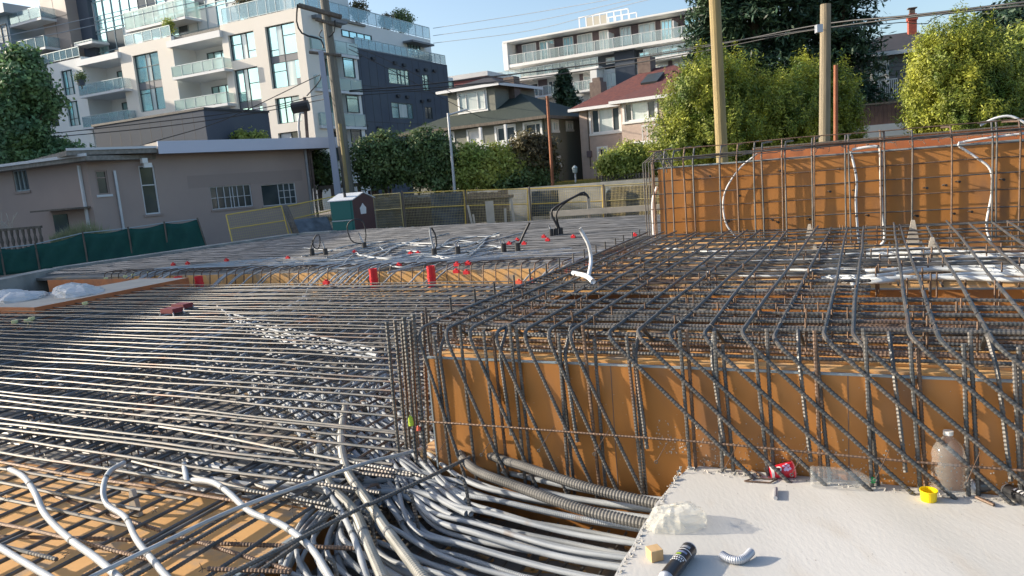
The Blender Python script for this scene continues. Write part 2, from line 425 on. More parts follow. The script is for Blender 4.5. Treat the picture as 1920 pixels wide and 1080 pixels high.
# ---- main bent bars: slab bars running away, bent down and leaning to the right
bx = [785, 835, 883, 933, 987, 1030, 1078, 1145, 1202, 1260, 1330, 1395, 1460, 1547, 1607, 1705, 1753, 1850]
us = [float(atz(x, 612, .75) @ UV) for x in bx]
us = us + [us[-1]+.19*i for i in range(1, 7)]
for i, u in enumerate(us):
    lean = .3 if i == 0 else (.43 if i < 7 else .79)
    zf = -.22 if i < 8 else 0.0
    uf = u+lean
    if uf > -1.0: zf = -.005
    ue = u+RNG.normal(0, .03); we = 9.0+RNG.normal(0, .12) if u > -2 else 9.3
    dz = RNG.normal(0, .006)
    far_w = min(we, 8.9 if u > .8 else we)
    path = [gw(ue, far_w, .775+dz), gw(u+RNG.normal(0, .01), 3.83, .735+dz), gw(uf, SW-.045 if zf > -.1 else 3.76, zf)]
    path = fillet(path, .10, 7)
    rebar(path, .0108, 'thick bent rebar running back over the orange formwork and slanting down its front', 'slanting bent bars over the front formwork', near=5.3, k=7, a=.003)
# ---- second row of bent bars tucked under (short returns behind the edge)
for i in range(13):
    u = -2.45+i*.42
    p = fillet([gw(u+.03, 4.75, .575), gw(u, 4.25, .6), gw(u-.01, 4.02, .74), gw(u+.01, 3.83, .60), gw(u+.06, 3.79, .1)], .05, 5)
    rebar(p, .011, 'thinner hooked rebar curling over the top edge of the front formwork', 'hooked bars at the front formwork edge', near=5.0)
# ---- vertical pairs in front of the face
vx = [822, 866, 912, 927, 966, 976, 1049, 1056, 1103, 1112, 1186, 1196, 1281, 1289, 1346, 1360, 1427, 1440, 1531, 1542, 1627, 1634, 1726, 1737, 1815, 1829, 1908, 1919]
for i, x in enumerate(vx):
    p = onp(x, 700, gw(0, SW-.01, 0), WV); u = float(p @ UV); wv = SW+.005+.022*(i % 2)
    top = .72+RNG.uniform(-.05, .07)
    bot = -.24 if u < -1.0 else -.01
    if u < -2.35: top = .70
    rebar([gw(u+RNG.normal(0, .012)-.02, wv+.02, top), gw(u+.012+RNG.normal(0, .01), wv, bot)], .0102,
          'upright ribbed rebar close against the front of the orange formwork', 'upright bars in front of the formwork', near=5.5, k=7, a=.002, m=STEELR if i % 5 == 3 else STEEL)
for i in range(6):
    u = 1.0+i*.3; rebar([gw(u, SW, .74), gw(u, SW, 0)], .0125, 'upright ribbed rebar close against the front of the orange formwork', 'upright bars in front of the formwork', near=3, a=.002)
# ---- long horizontal bar tied across the face
rebar([gw(-2.6, 3.775, .145), gw(-.9, 3.775, .17), gw(.3, 3.775, .16), gw(2.6, 3.775, .16)], .0065, 'thin horizontal rebar tied across the front of the orange formwork', None, near=5.5, a=.003, m=STEELR)
# ---- form ties with little loops
def form_tie(u, z, du=-.06, dz=-.11, lbl='wire form tie with round loop poking out of the orange formwork face'):
    t = thing('form_tie', gw(u, 3.79, z), lbl, 'form tie', 'wire ties on the formwork faces')
    a = gw(u, 3.80, z); b = gw(u+du, 3.70, z+dz)
    MB().tube([a, (a+b)/2, b], .0022, 5).build('wire', STEELR, t)
    lp = MB(); c = b+unit(b-a)*.008
    lp.tube([c+UV*.008*math.cos(q)+ZV*.008*math.sin(q) for q in np.linspace(0, 6.28, 11)], .0025, 5, cap=False)
    lp.build('loop', STEEL, t)
for x, y in [(840, 820), (930, 810), (1038, 800), (1142, 805), (1258, 818), (1385, 830), (1512, 838), (1668, 845), (1838, 850)]:
    p = onp(x, y, gw(0, 3.79, 0), WV); form_tie(float(p @ UV), float(p[2]))
# ---- corner dowels standing free at the left end
for (xt, yt, xb, yb, w, rr) in [(725, 603, 749, 850, 3.78, .012), (739, 600, 763, 846, 3.86, .012), (752, 607, 770, 840, 4.0, .011), (757, 594, 780, 866, 3.80, .014),
                                (768, 602, 784, 850, 3.95, .012), (775, 589, 797, 866, 3.82, .014), (793, 587, 803, 850, 4.1, .013), (806, 592, 812, 800, 4.25, .011), (825, 587, 830, 760, 4.35, .012)]:
    a = onp(xt, yt, gw(0, w, 0), WV); b = onp(xb, yb, gw(0, w, 0), WV)
    rebar([a, b], rr, 'free-standing upright rebar in the clump at the left end of the orange formwork', 'upright bars clumped at the formwork corner', near=5.5, k=7, a=.002)
# ---- U-direction bars of the upper mat (ribs very visible)
wlist = []
w = 4.04
while w < 9.3:
    wlist.append(w); w += .10 if w < 4.9 else (.15 if w < 7 else .2)
for i, w in enumerate(wlist):
    z = .727 if i % 2 == 0 else .715
    zz = z if w < 5.4 or w > 5.9 else z-.02
    ur = 3.0 if w < 7 else 2.6+ (9.3-w)*.2
    if 4.95 < w < 6.2: ur = -.4+RNG.normal(0, .12)
    if w > 6.9 and i % 2: ur = -.7+RNG.normal(0, .1)
    ul = -2.63
    P = [gw(ul, w, zz-.14), gw(ul-.0, w, zz), gw(0, w+RNG.normal(0, .01), zz), gw(ur, w, zz)]
    rebar(fillet(P, .035, 4), .0095, 'cross bar of the upper mat running left to right under the slanting bars', 'cross bars of the upper rebar mat', near=5.9, k=6, a=.005)
for i in range(22):
    w = 4.1+i*.2+RNG.normal(0, .02)
    if 5.0 < w < 6.15: continue
    rebar([gw(-2.5, w, .612), gw(3.0 if w < 6.9 else .2, w, .612+RNG.normal(0, .004))], .010, 'lower cross bar resting near the plywood under the upper mat', 'lower cross bars of the raised deck', near=5.2, m=STEELR if i % 3 == 0 else STEEL, a=.005)
for i in range(20):
    u = -2.45+i*.29
    rebar([gw(u, 6.15, .60), gw(u, 8.9 if u > 0 else 9.8, .60)], .009, 'lower long bar resting near the plywood under the upper mat', 'lower long bars of the raised deck', near=3, a=.006)
for i in range(9):
    w = 3.93+i*.105+jit(.012)
    rebar([gw(-2.5, w, .60), gw(3.0, w, .60+jit(.004))], .010, 'lower cross bar lying just above the top edge of the front formwork', 'lower cross bars at the front edge', near=5.2, m=STEELR if i % 3 == 1 else STEEL, a=.006)
# chairs / stub uprights inside the mat
st = MB()
for i in range(230):
    u = RNG.uniform(-2.6, 2.2); w = RNG.choice(wlist)
    p = gw(u, w+.015, .56); rebar_into(st, [p, p+V(0, 0, .2+RNG.uniform(0, .03))], .006, 5, 0)
tag(st.build('rebar_stubs', STEELR), 'many short upright spacer stubs inside the upper rebar mat', 'rebar', kind='stuff')
hk = MB()
for i in range(46):
    w = 4.1+i*.115
    u = -2.66-.01*(i % 2)
    P = [gw(u+.16, w, .73), gw(u, w, .735), gw(u-.02, w, .60), gw(u+.0, w, .30)]
    hk.tube(fillet(P, .03, 4), .008, 5)
    if i % 3 == 0: hk.tube([gw(u-.05, w+.03, .5), gw(u-.05, w+.03, .80), gw(u-.05, w+.03, .82)], .009, 5)
tag(hk.build('rebar_hooks', STEEL), 'row of hooked bar ends along the left edge of the upper mat', 'rebar', kind='stuff')

# =================================================================== UPPER WALL FORM + CAGE
WP = atz(1240, 450, .54); WE = unit(V(math.cos(math.radians(25)), -math.sin(math.radians(25)), 0)); WN = V(WE[1], -WE[0], 0)
if WN[1] > 0: WN = -WN
def wl(s, d, z): return WP+WE*s+WN*d+ZV*z - ZV*WP[2]     # s along, d towards camera, z absolute
wb = thing('formwork_box', wl(2, 0, 0), 'tall orange-brown formwork wall behind the rebar cage at the right', 'formwork')
MB().box(WP-ZV*WP[2], WE, WN, ZV, 0, 8.5, -.02, 0, -.2, 1.55).build('front_panel', FORM, wb)
MB().box(WP-ZV*WP[2], WE, WN, ZV, 0, .018, -2.6, -.022, -.2, 1.55).build('side_panel', FORM, wb)
MB().box(WP-ZV*WP[2], WE, WN, ZV, .02, 8.5, -2.6, -.022, 1.53, 1.548).build('top_sheet', DECKG, wb)
MB().box(WP-ZV*WP[2], WE, WN, ZV, 0, 8.5, -.03, .002, 1.552, 1.575).build('edge_seal', TAPEB, wb)
MB().box(WP-ZV*WP[2], WE, WN, ZV, 1.0, 8.5, -2.64, -2.62, 1.55, 1.74).build('rear_upstand', FORMR, wb)
MB().box(WP-ZV*WP[2], WE, WN, ZV, 1.0, 8.5, -2.66, -2.60, 1.742, 1.765).build('upstand_rail', WOODG, wb)
CD = .13
s = -.12; i = 0
cage_s = []
cx = [1225, 1246, 1262, 1283, 1301, 1351, 1383, 1415, 1429, 1467, 1473, 1523, 1528, 1585, 1592, 1652, 1659, 1711, 1783, 1860, 1868, 1912]
cwp = wl(0, CD, 0)
for x in cx:
    p = onp(x, 350, cwp, WN); cage_s.append(float((p-WP) @ WE))
cage_s += [cage_s[-1]+.45, cage_s[-1]+.9]
for i, s in enumerate(cage_s):
    top = 1.80+RNG.normal(0, .015)
    P = fillet([wl(s+RNG.normal(0, .01), CD, .42), wl(s, CD, top), wl(s+.02, -1.2 if i > 7 else -.35, top+.02)], .04, 5)
    rebar(P, .012, 'upright bar of the wall cage with its top bent back over the formwork wall', 'upright bars of the wall cage', near=3, k=6, a=.003, m=STEEL if i % 3 else STEELR)
for i, z in enumerate([.62, .80, 1.0, 1.2, 1.38, 1.56, 1.70, 1.815]):
    rebar([wl(-.1, CD-.02, z), wl(3, CD-.02, z+.0+RNG.normal(0, .006)), wl(8, CD-.02, z)], .008, 'horizontal bar of the wall cage in front of the orange wall', 'horizontal bars of the wall cage', near=3, a=.006, m=STEELR if i in (2, 4, 7) else STEEL)
for i in range(9):
    d = .1-i*.27
    rebar([wl(-.12, d, 1.69), wl(8, d, 1.69+RNG.normal(0, .006))], .008, 'horizontal bar lying over the top of the formwork wall', 'bars over the wall top', near=3, a=.008)
for i in range(26):
    s = .0+i*.3
    rebar([wl(s, .2, 1.66), wl(s+.02, -2.5, 1.66)], .007, 'short cross bar over the top of the formwork wall', 'cross bars over the wall top', near=3, a=.006, m=STEELR if i % 2 else STEEL)
stp = MB()
for i in range(32):
    s = 2.0+i*.19; stp.tube(fillet([wl(s, -2.2, 1.60), wl(s, -2.5, 1.62), wl(s, -2.5, 1.73)], .03, 4), .006, 5)
rr_ = tag(stp.build('rebar_hooks', STEELR), 'row of rusty bent starter bars along the red-brown upstand behind the wall', 'rebar', kind='stuff')
for i in range(5):                                          # hoops at the left end of the cage
    d = .2-i*.16; P = fillet([wl(-.16, d, .45), wl(-.16, d, 1.78), wl(.12, d, 1.80), wl(.14, d, 1.5)], .06, 6)
    rebar(P, .0085, 'hoop bar at the left end of the wall cage', 'hoops at the end of the wall cage', near=3)
# small ties on wall
for k in range(26):
    s = .2+RNG.uniform(0, 6); z = RNG.choice([.75, 1.1, 1.4])+RNG.normal(0, .02)
    t = thing('form_tie', wl(s, 0, z), 'small dark form tie end on the tall orange formwork wall', 'form tie', 'tie ends on the tall formwork wall')
    MB().tube([wl(s, .0, z), wl(s+.02, .03, z+.01), wl(s+.04, .06, z-.0)], .006, 5).build('wire', STEEL, t)
    MB().lathe(wl(s+.04, .055, z), WN, [(0, .0), (0, .016), (.012, .016), (.012, 0)], 10).build('cone', WIRE, t)

# =================================================================== CONDUITS
NC = [0]
def conduit(P, r, m, label, group=None, step=.04, k=8, bands=0, corr=0.0, cat='conduit', name='conduit'):
    Q = smooth_path(P, step); R = np.full(len(Q), r)
    if corr > 0:
        L = np.concatenate([[0], np.cumsum(np.linalg.norm(np.diff(Q, axis=0), axis=1))])
        s = np.arange(0, L[-1], corr/2); Q = np.stack([np.interp(s, L, Q[:, i]) for i in range(3)], 1)
        R = r*(1+.06*np.where(np.arange(len(s)) % 2, 1, -1))
    o = tag(MB().tube(Q, R, k).build(name, m, smooth=corr == 0, origin=Q[0]), label, cat, group)
    for b in range(bands):
        j = int(len(Q)*(b+.6)/(bands+.4)); j = min(max(j, 1), len(Q)-3); d = unit(Q[j+1]-Q[j])
        MB().tube([Q[j]-d*.012, Q[j], Q[j]+d*.012], r*1.10, k, cap=False).build('tape_band', TAPE, o)
    NC[0] += 1
    return o
def pz(l): return [atz(x, y, z) for x, y, z in l]
# upright / draped pale ones in front of the wall
conduit([onp(x, y, wl(0, CD-.06, 0), WN) for x, y in [(1420, 288), (1385, 318), (1358, 365), (1360, 415), (1380, 445)]], .012, WHITEG, 'long pale conduit bowing down in a half circle in front of the orange wall')
conduit([onp(x, y, wl(0, CD-.05, 0), WN) for x, y in [(1595, 283), (1606, 335), (1605, 380), (1609, 440), (1612, 462)]], .015, WHITEG, 'wavy pale conduit hanging down the orange wall, left one of the middle pair', bands=2)
conduit([onp(x, y, wl(0, CD-.05, 0), WN) for x, y in [(1598, 281), (1625, 276), (1646, 275), (1651, 285), (1652, 330), (1654, 400), (1659, 445), (1650, 462), (1640, 478)]], .019, WHITEG, 'thick pale conduit with an elbow at the wall top, right one of the middle pair', bands=3)
conduit([onp(x, y, wl(0, CD-.05, 0), WN) for x, y in [(1960, 246), (1880, 255), (1812, 265), (1797, 272), (1830, 295), (1857, 318), (1860, 360), (1850, 420), (1858, 455)]], .015, WHITEG, 'pale conduit making a sharp S bend down the right part of the orange wall')
conduit([onp(x, y, wl(0, -1.2, 0), WN) for x, y in [(1838, 235), (1865, 222), (1895, 218), (1925, 232), (1960, 250)]], .016, WHITEG, 'pale conduit arching above the top of the orange wall at the right')
conduit([onp(x, y, wl(0, -.1, 0), WN) for x, y in [(1232, 350), (1224, 380), (1226, 440)]], .02, WHITEG, 'short pale conduit at the left end of the orange wall')
conduit([atz(1103, 520, .74), aty(1108, 490, 6.7), aty(1104, 460, 6.7), aty(1087, 428, 6.7)], .017, WHITEG, 'single pale conduit standing and curving up beside the left edge of the upper mat')
conduit(pz([(1075, 512, .76), (1100, 518, .77), (1112, 528, .77)]), .022, WHITEG, 'short fat pale elbow lying at the left edge of the upper mat')
conduit(pz([(1560, 500, .62), (1590, 515, .68), (1602, 545, .64), (1606, 590, .4), (1607, 612, .3)]), .017, CONDUITW, 'pale taped conduit dropping into the trough between the two formwork decks', bands=3)
for i in range(16):                                          # pale bundle on the raised deck
    y0 = 470+i*3.4+jit(2); xs = RNG.uniform(1530, 1570)
    P = [atz(xs, y0+8+jit(3), .66)] + [atz(x, y0+jit(2.5)+ (8 if x < 1650 else 0)*(1 if i > 8 else -.5), .685+.012*(i % 2)) for x in (1640, 1740, 1830, 1930, 2060)]
    conduit(P, .014+.003*(i % 2), CONDUITB, 'pale conduit in the bundle crossing the raised deck below the wall cage', 'pale conduits on the raised deck', bands=1 if i % 4 == 0 else 0)
for i in range(7):
    P = [atz(x, 470+i*8+jit(3)-(x-1240)*.02, .69) for x in (1250+i*15, 1340, 1450, 1560)]
    conduit(P, .012, CONDUITB, 'pale conduit lying between the bars on the left half of the raised deck', 'pale conduits left on the raised deck')
# concrete-coloured cone spacers
def chair_cone(p, h, lbl):
    p = np.array(p)
    MB().lathe(p, ZV, [(0, h*.32), (h*.5, h*.2), (h, h*.07), (h*1.01, 0)], 7)
    o = MB().prism([p+UV*(-h*.26), p+UV*h*.26, p+UV*h*.07+ZV*h, p-UV*h*.07+ZV*h], WV*h*.18).build('spacer_block', WOODPALE)
    MB().prism([p+UV*(-h*.3)-WV*h*.08, p+UV*h*.3-WV*h*.08, p+UV*h*.3+WV*h*.26, p-UV*h*.3+WV*h*.26], -ZV*.012).build('foot', WOODPALE, o)
    tag(o, lbl, 'spacer')
chair_cone(atz(1528, 492, .58), .17, 'grey wedge-shaped spacer standing on the raised deck left of the pale bundle')
chair_cone(atz(1748, 488, .60), .2, 'grey wedge-shaped spacer standing on the raised deck right of the middle conduits')
chair_cone(atz(1712, 455, .58), .24, 'pale wedge-shaped spacer at the foot of the orange wall')
chair_cone(atz(1518, 452, .58), .2, 'small grey wedge spacer at the foot of the orange wall')
chair_cone(atz(252, 968, -.25), .17, 'dark wedge-shaped spacer standing on the low plywood box at bottom left')

# near bundle leaving the slab edge
def fan(i, n):
    t = i/(n-1); w0 = 3.72-t*1.75
    return t, w0
NF = 46
for i in range(NF):
    t, w0 = fan(i, NF); lay = i % 3
    z0 = -.15-.05*lay-t*.10
    w0 += jit(.012)
    kind = i % 4
    A = [gw(-.93, w0, z0), gw(-1.4, w0+.05+jit(.012), z0-.02+jit(.006)), gw(-1.9, w0+.12+jit(.018), z0-.02+jit(.008)), gw(-2.3, w0+.24+jit(.025), z0-.03+jit(.01))]
    if i < 24 and kind != 3:
        a = RNG.uniform(0, 1)
        A += [gw(-2.75-a*.3, w0+.55+t*.5, z0-.0+jit(.02)), gw(-3.25-a*.8, w0+1.1+t*.8, -.28+jit(.03)), gw(-4.2-a*2.2, w0+2.0+jit(.3)+t, -.3+jit(.03)), gw(-6-a*4, w0+3.2+jit(.5), -.3+jit(.02)), gw(-8-a*5, w0+4.0+jit(.6), -.3+jit(.02))]
    elif kind == 1:
        A += [gw(-2.8, w0+.35+jit(.08), z0-.05), gw(-3.4, w0+.75+jit(.1), -.3), gw(-4.4, w0+1.0+jit(.2), -.34), gw(-6, w0+1.25+jit(.3), -.36)]
    else:
        A += [gw(-2.7, w0+.5, z0), gw(-2.95, w0+1.1+jit(.2), -.24), gw(-3.3+jit(.1), w0+1.9, -.25), gw(-4.3+jit(.4), w0+3.2, -.28), gw(-5+jit(1), w0+5, -.3)]
    conduit(A, RNG.choice([.0135, .015, .017]), CONDUIT, 'grey conduit of the thick bundle leaving the left edge of the white slab', 'grey conduits running from the slab edge', bands=(2 if i % 2 == 0 else 0), k=9, corr=.012 if i in (9, 17, 22, 31, 38) else 0)
# big dark corrugated pair
conduit([gw(-.92, 3.47, -.075), gw(-1.4, 3.55, -.06), gw(-1.85, 3.72, -.06), gw(-2.2, 3.9, -.08), gw(-2.5, 4.2, -.10), gw(-2.75, 4.7, -.14), gw(-2.95, 5.4, -.25)], .028, CONDUITD, 'fat dark corrugated conduit entering the slab, the one nearer the orange formwork', corr=.018, k=12, step=.02)
conduit([gw(-.92, 3.25, -.075), gw(-1.35, 3.30, -.06), gw(-1.8, 3.45, -.05), gw(-2.15, 3.62, -.06), gw(-2.45, 3.95, -.09), gw(-2.8, 4.5, -.14), gw(-3.1, 5.3, -.25)], .028, CONDUITD, 'fat dark corrugated conduit entering the slab, the one farther from the orange formwork', corr=.018, k=12, step=.02)
# two tan ones heading to the bottom edge
conduit(pz([(648, 760, -.15), (640, 820, -.12), (650, 880, -.1), (690, 940, -.1), (730, 1000, -.1), (775, 1060, -.12), (815, 1110, -.15)]), .027, CONDUITM, 'fat tan ribbed conduit running down to the bottom edge, right one of the pair', corr=.016, k=12, bands=4, step=.02)
conduit(pz([(610, 790, -.18), (596, 850, -.16), (620, 910, -.14), (665, 960, -.13), (690, 1020, -.13), (720, 1090, -.15)]), .027, CONDUITM, 'fat tan ribbed conduit running down to the bottom edge, left one of the pair', corr=.016, k=12, bands=4, step=.02)
conduit(pz([(575, 845, -.16), (600, 900, -.14), (640, 960, -.13), (668, 1020, -.13), (690, 1090, -.15)]), .017, CONDUIT, 'grey conduit left of the fat tan pair with a dark red end', bands=3)
# pale S-shaped conduits at the lower left
conduit(pz([(18, 880, -.08), (45, 895, -.03), (66, 925, -.04), (85, 965, -.08), (130, 1010, -.06), (185, 1050, -.04), (240, 1100, -.02)]), .019, CONDUITW, 'pale conduit snaking over the low plywood box from the left, thickest of three', bands=2)
conduit(pz([(232, 868, -.04), (205, 885, .0), (194, 915, -.02), (200, 945, -.08), (235, 970, -.08), (255, 1010, -.06), (290, 1055, -.04), (330, 1100, -.02)]), .017, CONDUITW, 'pale hooked conduit dropping over the middle of the low plywood box', bands=3)
conduit(pz([(360, 900, -.08), (400, 905, -.03), (430, 925, -.04), (470, 960, -.06), (530, 985, -.06), (585, 1030, -.07), (630, 1100, -.1)]), .018, CONDUITW, 'pale conduit crossing the right end of the low plywood box', bands=2)
conduit(pz([(-20, 1015, -.1), (30, 1045, -.1), (80, 1075, -.1), (140, 1110, -.1)]), .018, CONDUITW, 'pale conduit in the very bottom left corner')
conduit(pz([(165, 1085, .0), (300, 1020, .01), (440, 955, .01), (560, 912, .0), (680, 870, -.02), (760, 850, -.06), (800, 838, -.1)]), .0115, CONDUITW, 'long straight pale conduit lying diagonally on top of the near bars')
conduit(pz([(345, 870, -.1), (350, 900, -.12), (352, 915, -.14)]), .018, CONDUITW, 'short pale conduit stub standing among the near bars')
for i in range(12):                                          # near-left tangle
    x0 = RNG.uniform(250, 560); y0 = RNG.uniform(845, 905)
    P = pz([(x0-60, y0-8+jit(8), -.2), (x0+30, y0+6+jit(6), -.15), (x0+130, y0+16+jit(8), -.17), (x0+240, y0+30+jit(10), -.2), (x0+330, y0+70+jit(10), -.22)])
    conduit(P, .017, CONDUIT, 'grey conduit in the tangle between the low plywood box and the slab bundle', 'grey conduits tangled left of the slab bundle', bands=i % 3)
for i in range(12):
    x0 = 500+i*14+jit(6)
    P = pz([(x0-30, 740+jit(8), -.3), (x0+10, 775+jit(6), -.22), (x0+60, 810+jit(8), -.18), (x0+105, 850+jit(6), -.17), (x0+160, 900+jit(10), -.2), (x0+215, 960+jit(10), -.25)])
    conduit(P, .0165, CONDUIT, 'grey conduit fanning out beside the free-standing dowels', 'grey conduits fanning out near the dowels', bands=i % 3)
# meandering streams in the large field
for i in range(104):
    w0 = RNG.uniform(3.9, 8.6); u0 = RNG.uniform(-13.5, -3.2); w0 = w0 if u0 < -4.6 else max(w0, 5.2); L = RNG.uniform(2.2, 5.0); dr = RNG.uniform(-.55, .12)
    z = -.235+RNG.uniform(-.03, .03)
    P = [gw(u0+dr*L*t+jit(.05), w0+L*t, z+jit(.012)) for t in np.linspace(0, 1, 6)]
    P = [p for p in P if 3.9 < p @ WV < 10.9 and p @ UV < -2.85]
    if len(P) < 3: continue
    conduit(P, .0165, CONDUIT if i % 3 else CONDUITW, 'grey conduit woven through the wide rebar field on the left', 'grey conduits in the left rebar field', step=.15, k=6)
for i in range(16):                                          # brighter streams crossing (pale blue in the photo)
    a = [(395+i*5, 572+i*2.2), (440, 590+i*3), (520, 612+i*3.4), (600, 632+i*3.5), (700, 655+i*2.6)] if i < 9 else [(120+i*12, 702-i*2), (180+i*10, 672-(i-9)*3), (230+i*9, 648-(i-9)*3), (330+i*8, 630-(i-9)*3), (480+i*5, 590-(i-9)*4), (580, 560-(i-9)*3)]
    conduit([atz(x+jit(4), y+jit(2), -.16+jit(.02)) for x, y in a], .017, CONDUITW if i % 2 else CONDUIT, 'pale conduit in the stream crossing the far part of the left field', 'pale conduit streams in the left field', step=.12, k=6)

# =================================================================== LEFT REBAR FIELD
near_w = [2.147, 2.27, 2.514, 2.672, 2.849, 2.93, 3.071, 3.224, 3.446, 3.50, 3.615, 3.833, 3.988, 4.10, 4.238, 4.426]
w = 4.62
while w < 10.95: near_w.append(w); w += .2+RNG.normal(0, .01)
ends = {2.147: -3.79, 2.27: -3.2, 2.514: -3.72, 2.672: -3.86, 2.849: -3.73, 2.93: -3.2, 3.071: -2.78, 3.224: -2.55, 3.446: -2.62, 3.50: -2.5, 3.615: -2.75, 3.833: -2.75, 3.988: -2.8, 4.10: -2.9}
for i, w in enumerate(near_w):
    ue = ends.get(w, -2.62+abs(jit(.02)))
    z = -.10 + (.012 if i % 2 else 0)
    sag = -.02 if w < 3 else 0
    rebar([gw(-15.5 if w > 4 else -8, w+jit(.02), z), gw(-6, w+jit(.015), z+sag*.5), gw(ue, w+jit(.02), z+sag)], .0115 if w < 4 else .0105,
          'long near-parallel bar of the top layer in the wide rebar field on the left', 'top bars of the left rebar field', near=4.9, k=6, a=.005, m=STEELR if i in (1, 5) else STEEL)
# hooked bars running away from the camera
for i in range(22):
    u = -7.0+i*.205+jit(.02); we = 3.95+RNG.uniform(-.25, .25) if i < 13 else 3.5+RNG.uniform(-.1, .35)
    P = fillet([gw(u, .9, -.135), gw(u+jit(.02), we, -.125), gw(u+.03, we+.06, -.4)], .05, 6)
    rebar(P, .0115, 'near bar running away from the viewer with its far end hooked down', 'hooked bars of the near left field', near=4.6, a=.004)
    if i % 4 == 1: rebar([gw(u+.035, 1.0, -.135), gw(u+.04, we-.7, -.13)], .0115, 'near bar running away from the viewer with its far end hooked down', 'hooked bars of the near left field', near=4.6)
# extra near cross bars at lower right of the left field
for (x0, y0, x1, y1, z) in [(250, 865, 690, 973, -.12), (470, 905, 700, 982, -.13), (300, 800, 800, 892, -.09), (390, 1068, 545, 1072, -.1), (100, 930, 545, 1070, -.14), (0, 1005, 690, 1030, -.16)]:
    rebar([atz(x0, y0, z), atz(x1, y1, z)], .0115, 'loose short bar crossing the conduits in front of the low plywood box', 'loose cross bars in the near left field', near=5, m=STEELR if y1 > 1000 else STEEL)
# hooked verticals near the tan conduits
for (pts) in [[(800, 875, -.05), (858, 890, -.04), (870, 900, -.05)], [(880, 858, -.05), (690, 945, -.05)], [(690, 945, -.05), (380, 1100, -.02)], [(640, 872, -.07), (455, 962, -.07)], [(455, 962, -.07), (240, 1090, -.05)]]:
    P = pz(pts)
    if len(P) == 2: rebar(P, .0115, 'dark diagonal bar over the conduit fan near the formwork corner', 'dark diagonal bars over the conduit fan', near=5)
for x, y, l in [(870, 898, .24), (772, 925, .27), (690, 960, .2), (625, 1050, .2), (560, 840, .2)]:
    a = atz(x-14, y-4, -.04); b = atz(x, y, -.05); rebar(fillet([a, b, b-ZV*l+UV*.03], .03, 4), .011, 'downturned bar end over the conduit fan', 'downturned bar ends over the conduits', near=5, a=.001)
for i in range(18):                                          # bars under the conduits
    u = -2.75+i*.105
    rebar([gw(u, 1.2, -.43), gw(u, 3.8, -.43)], .009, 'thin bar lying on the deck below the slab-edge conduits', 'bars below the slab-edge conduits', near=4)
lowm = MB()
for i in range(74):                                          # lower dense layer, beyond the count worth keeping single
    u = -15+i*.165+jit(.012); rebar_into(lowm, [gw(u, 3.35, -.135), gw(u+jit(.03), 10.9, -.135)], .0115, 5, .005)
for i in range(46):
    rebar_into(lowm, [gw(-15, 3.3+i*.17, -.42), gw(-2.7, 3.3+i*.17, -.42)], .0105, 4, .006)
tag(lowm.build('rebar_lower_layers', STEEL), 'dense lower layers of rebar seen through the wide left field', 'rebar', kind='stuff')
chm = MB()
for i in range(170):
    u = RNG.uniform(-13, -2.9); w_ = RNG.uniform(3.4, 11); h = RNG.uniform(.25, .42); p = gw(u, w_, -.5)
    chm.tube(fillet([p, p+ZV*h, p+UV*.08+ZV*h, p+UV*.08+ZV*.02], .02, 3), .005, 5)
tag(chm.build('wire_spacers', STEELR), 'bent wire spacers holding up the left rebar field', 'spacer', kind='stuff')

# =================================================================== TROUGH AND FAR DECK
tf = MB().gbox(-19, -2.6, 11.6, 12.57, -1.04, -.98); tag(tf.build('trench_floor', DECKG), 'floor of the shallow trench between the near and far rebar decks', 'formwork')
fd2 = thing('formwork_box', gw(-9, 12.9, -.9), 'far formwork deck with a sunlit orange front edge behind the red sleeves', 'formwork')
MB().gbox(-17.3, -2.6, 12.58, 12.6, -1.0, -.13).build('front_panel', DECK, fd2)
MB().gbox(-22, -2.6, 12.602, 24.5, -.20, -.135).build('top_sheet', DECKG, fd2)
fm = MB()
for i in range(112):
    w_ = 13.0+i*.1+jit(.01); z = -.07+(.02 if i % 2 else 0)
    rebar_into(fm, [gw(-21.5, w_, z), gw(-12, w_+jit(.02), z), gw(-2.7, w_, z)], .012, 4, .012)
for i in range(60): rebar_into(fm, [gw(-21+i*.31, 13, -.095), gw(-21+i*.31, 24, -.095)], .008, 4, .008)
tag(fm.build('far_rebar_mat', mat('far_steel', (.15, .155, .16), .5, .3, (.23, .23, .23), 1.5)), 'far rebar mat that reads as fine grey-brown lines up to the fences', 'rebar', kind='stuff')
hp = MB(); 
for i in range(56):
    u = -17.8+i*.27; P = fillet([gw(u, 12.3, -.6), gw(u, 12.4, -.0), gw(u+.02, 12.75, .02), gw(u+.02, 13.3, -.05)], .08, 5)
    hp.tube(P, .012, 5)
tag(hp.build('rebar_hoops', STEELR), 'row of small hooped bars rising out of the trench onto the far deck', 'rebar', kind='stuff')
for i in range(56):                                          # conduits climbing out of the trench
    u = RNG.choice([-16.5, -15.5, -13.2, -12.2, -10.6, -10.0, -9.4, -8.9, -7.6, -5.2, -3.9])+jit(.35)
    b = RNG.uniform(.5, 1.6)
    P = [gw(u-1.8-jit(.4), 10.2+jit(.5), -.30), gw(u-.9, 11.4, -.28), gw(u-.4, 12.05, -.40), gw(u-.1, 12.4, -.12), gw(u+.25, 12.8, -.0), gw(u+b, 13.6+jit(.2), -.04), gw(u+b*2.2+jit(.4), 14.8+jit(.3), -.06)]
    conduit(P, .018, CONDUIT if i % 3 else CONDUITW, 'grey conduit climbing out of the trench onto the far deck', 'grey conduits climbing out of the trench', step=.12, k=6)
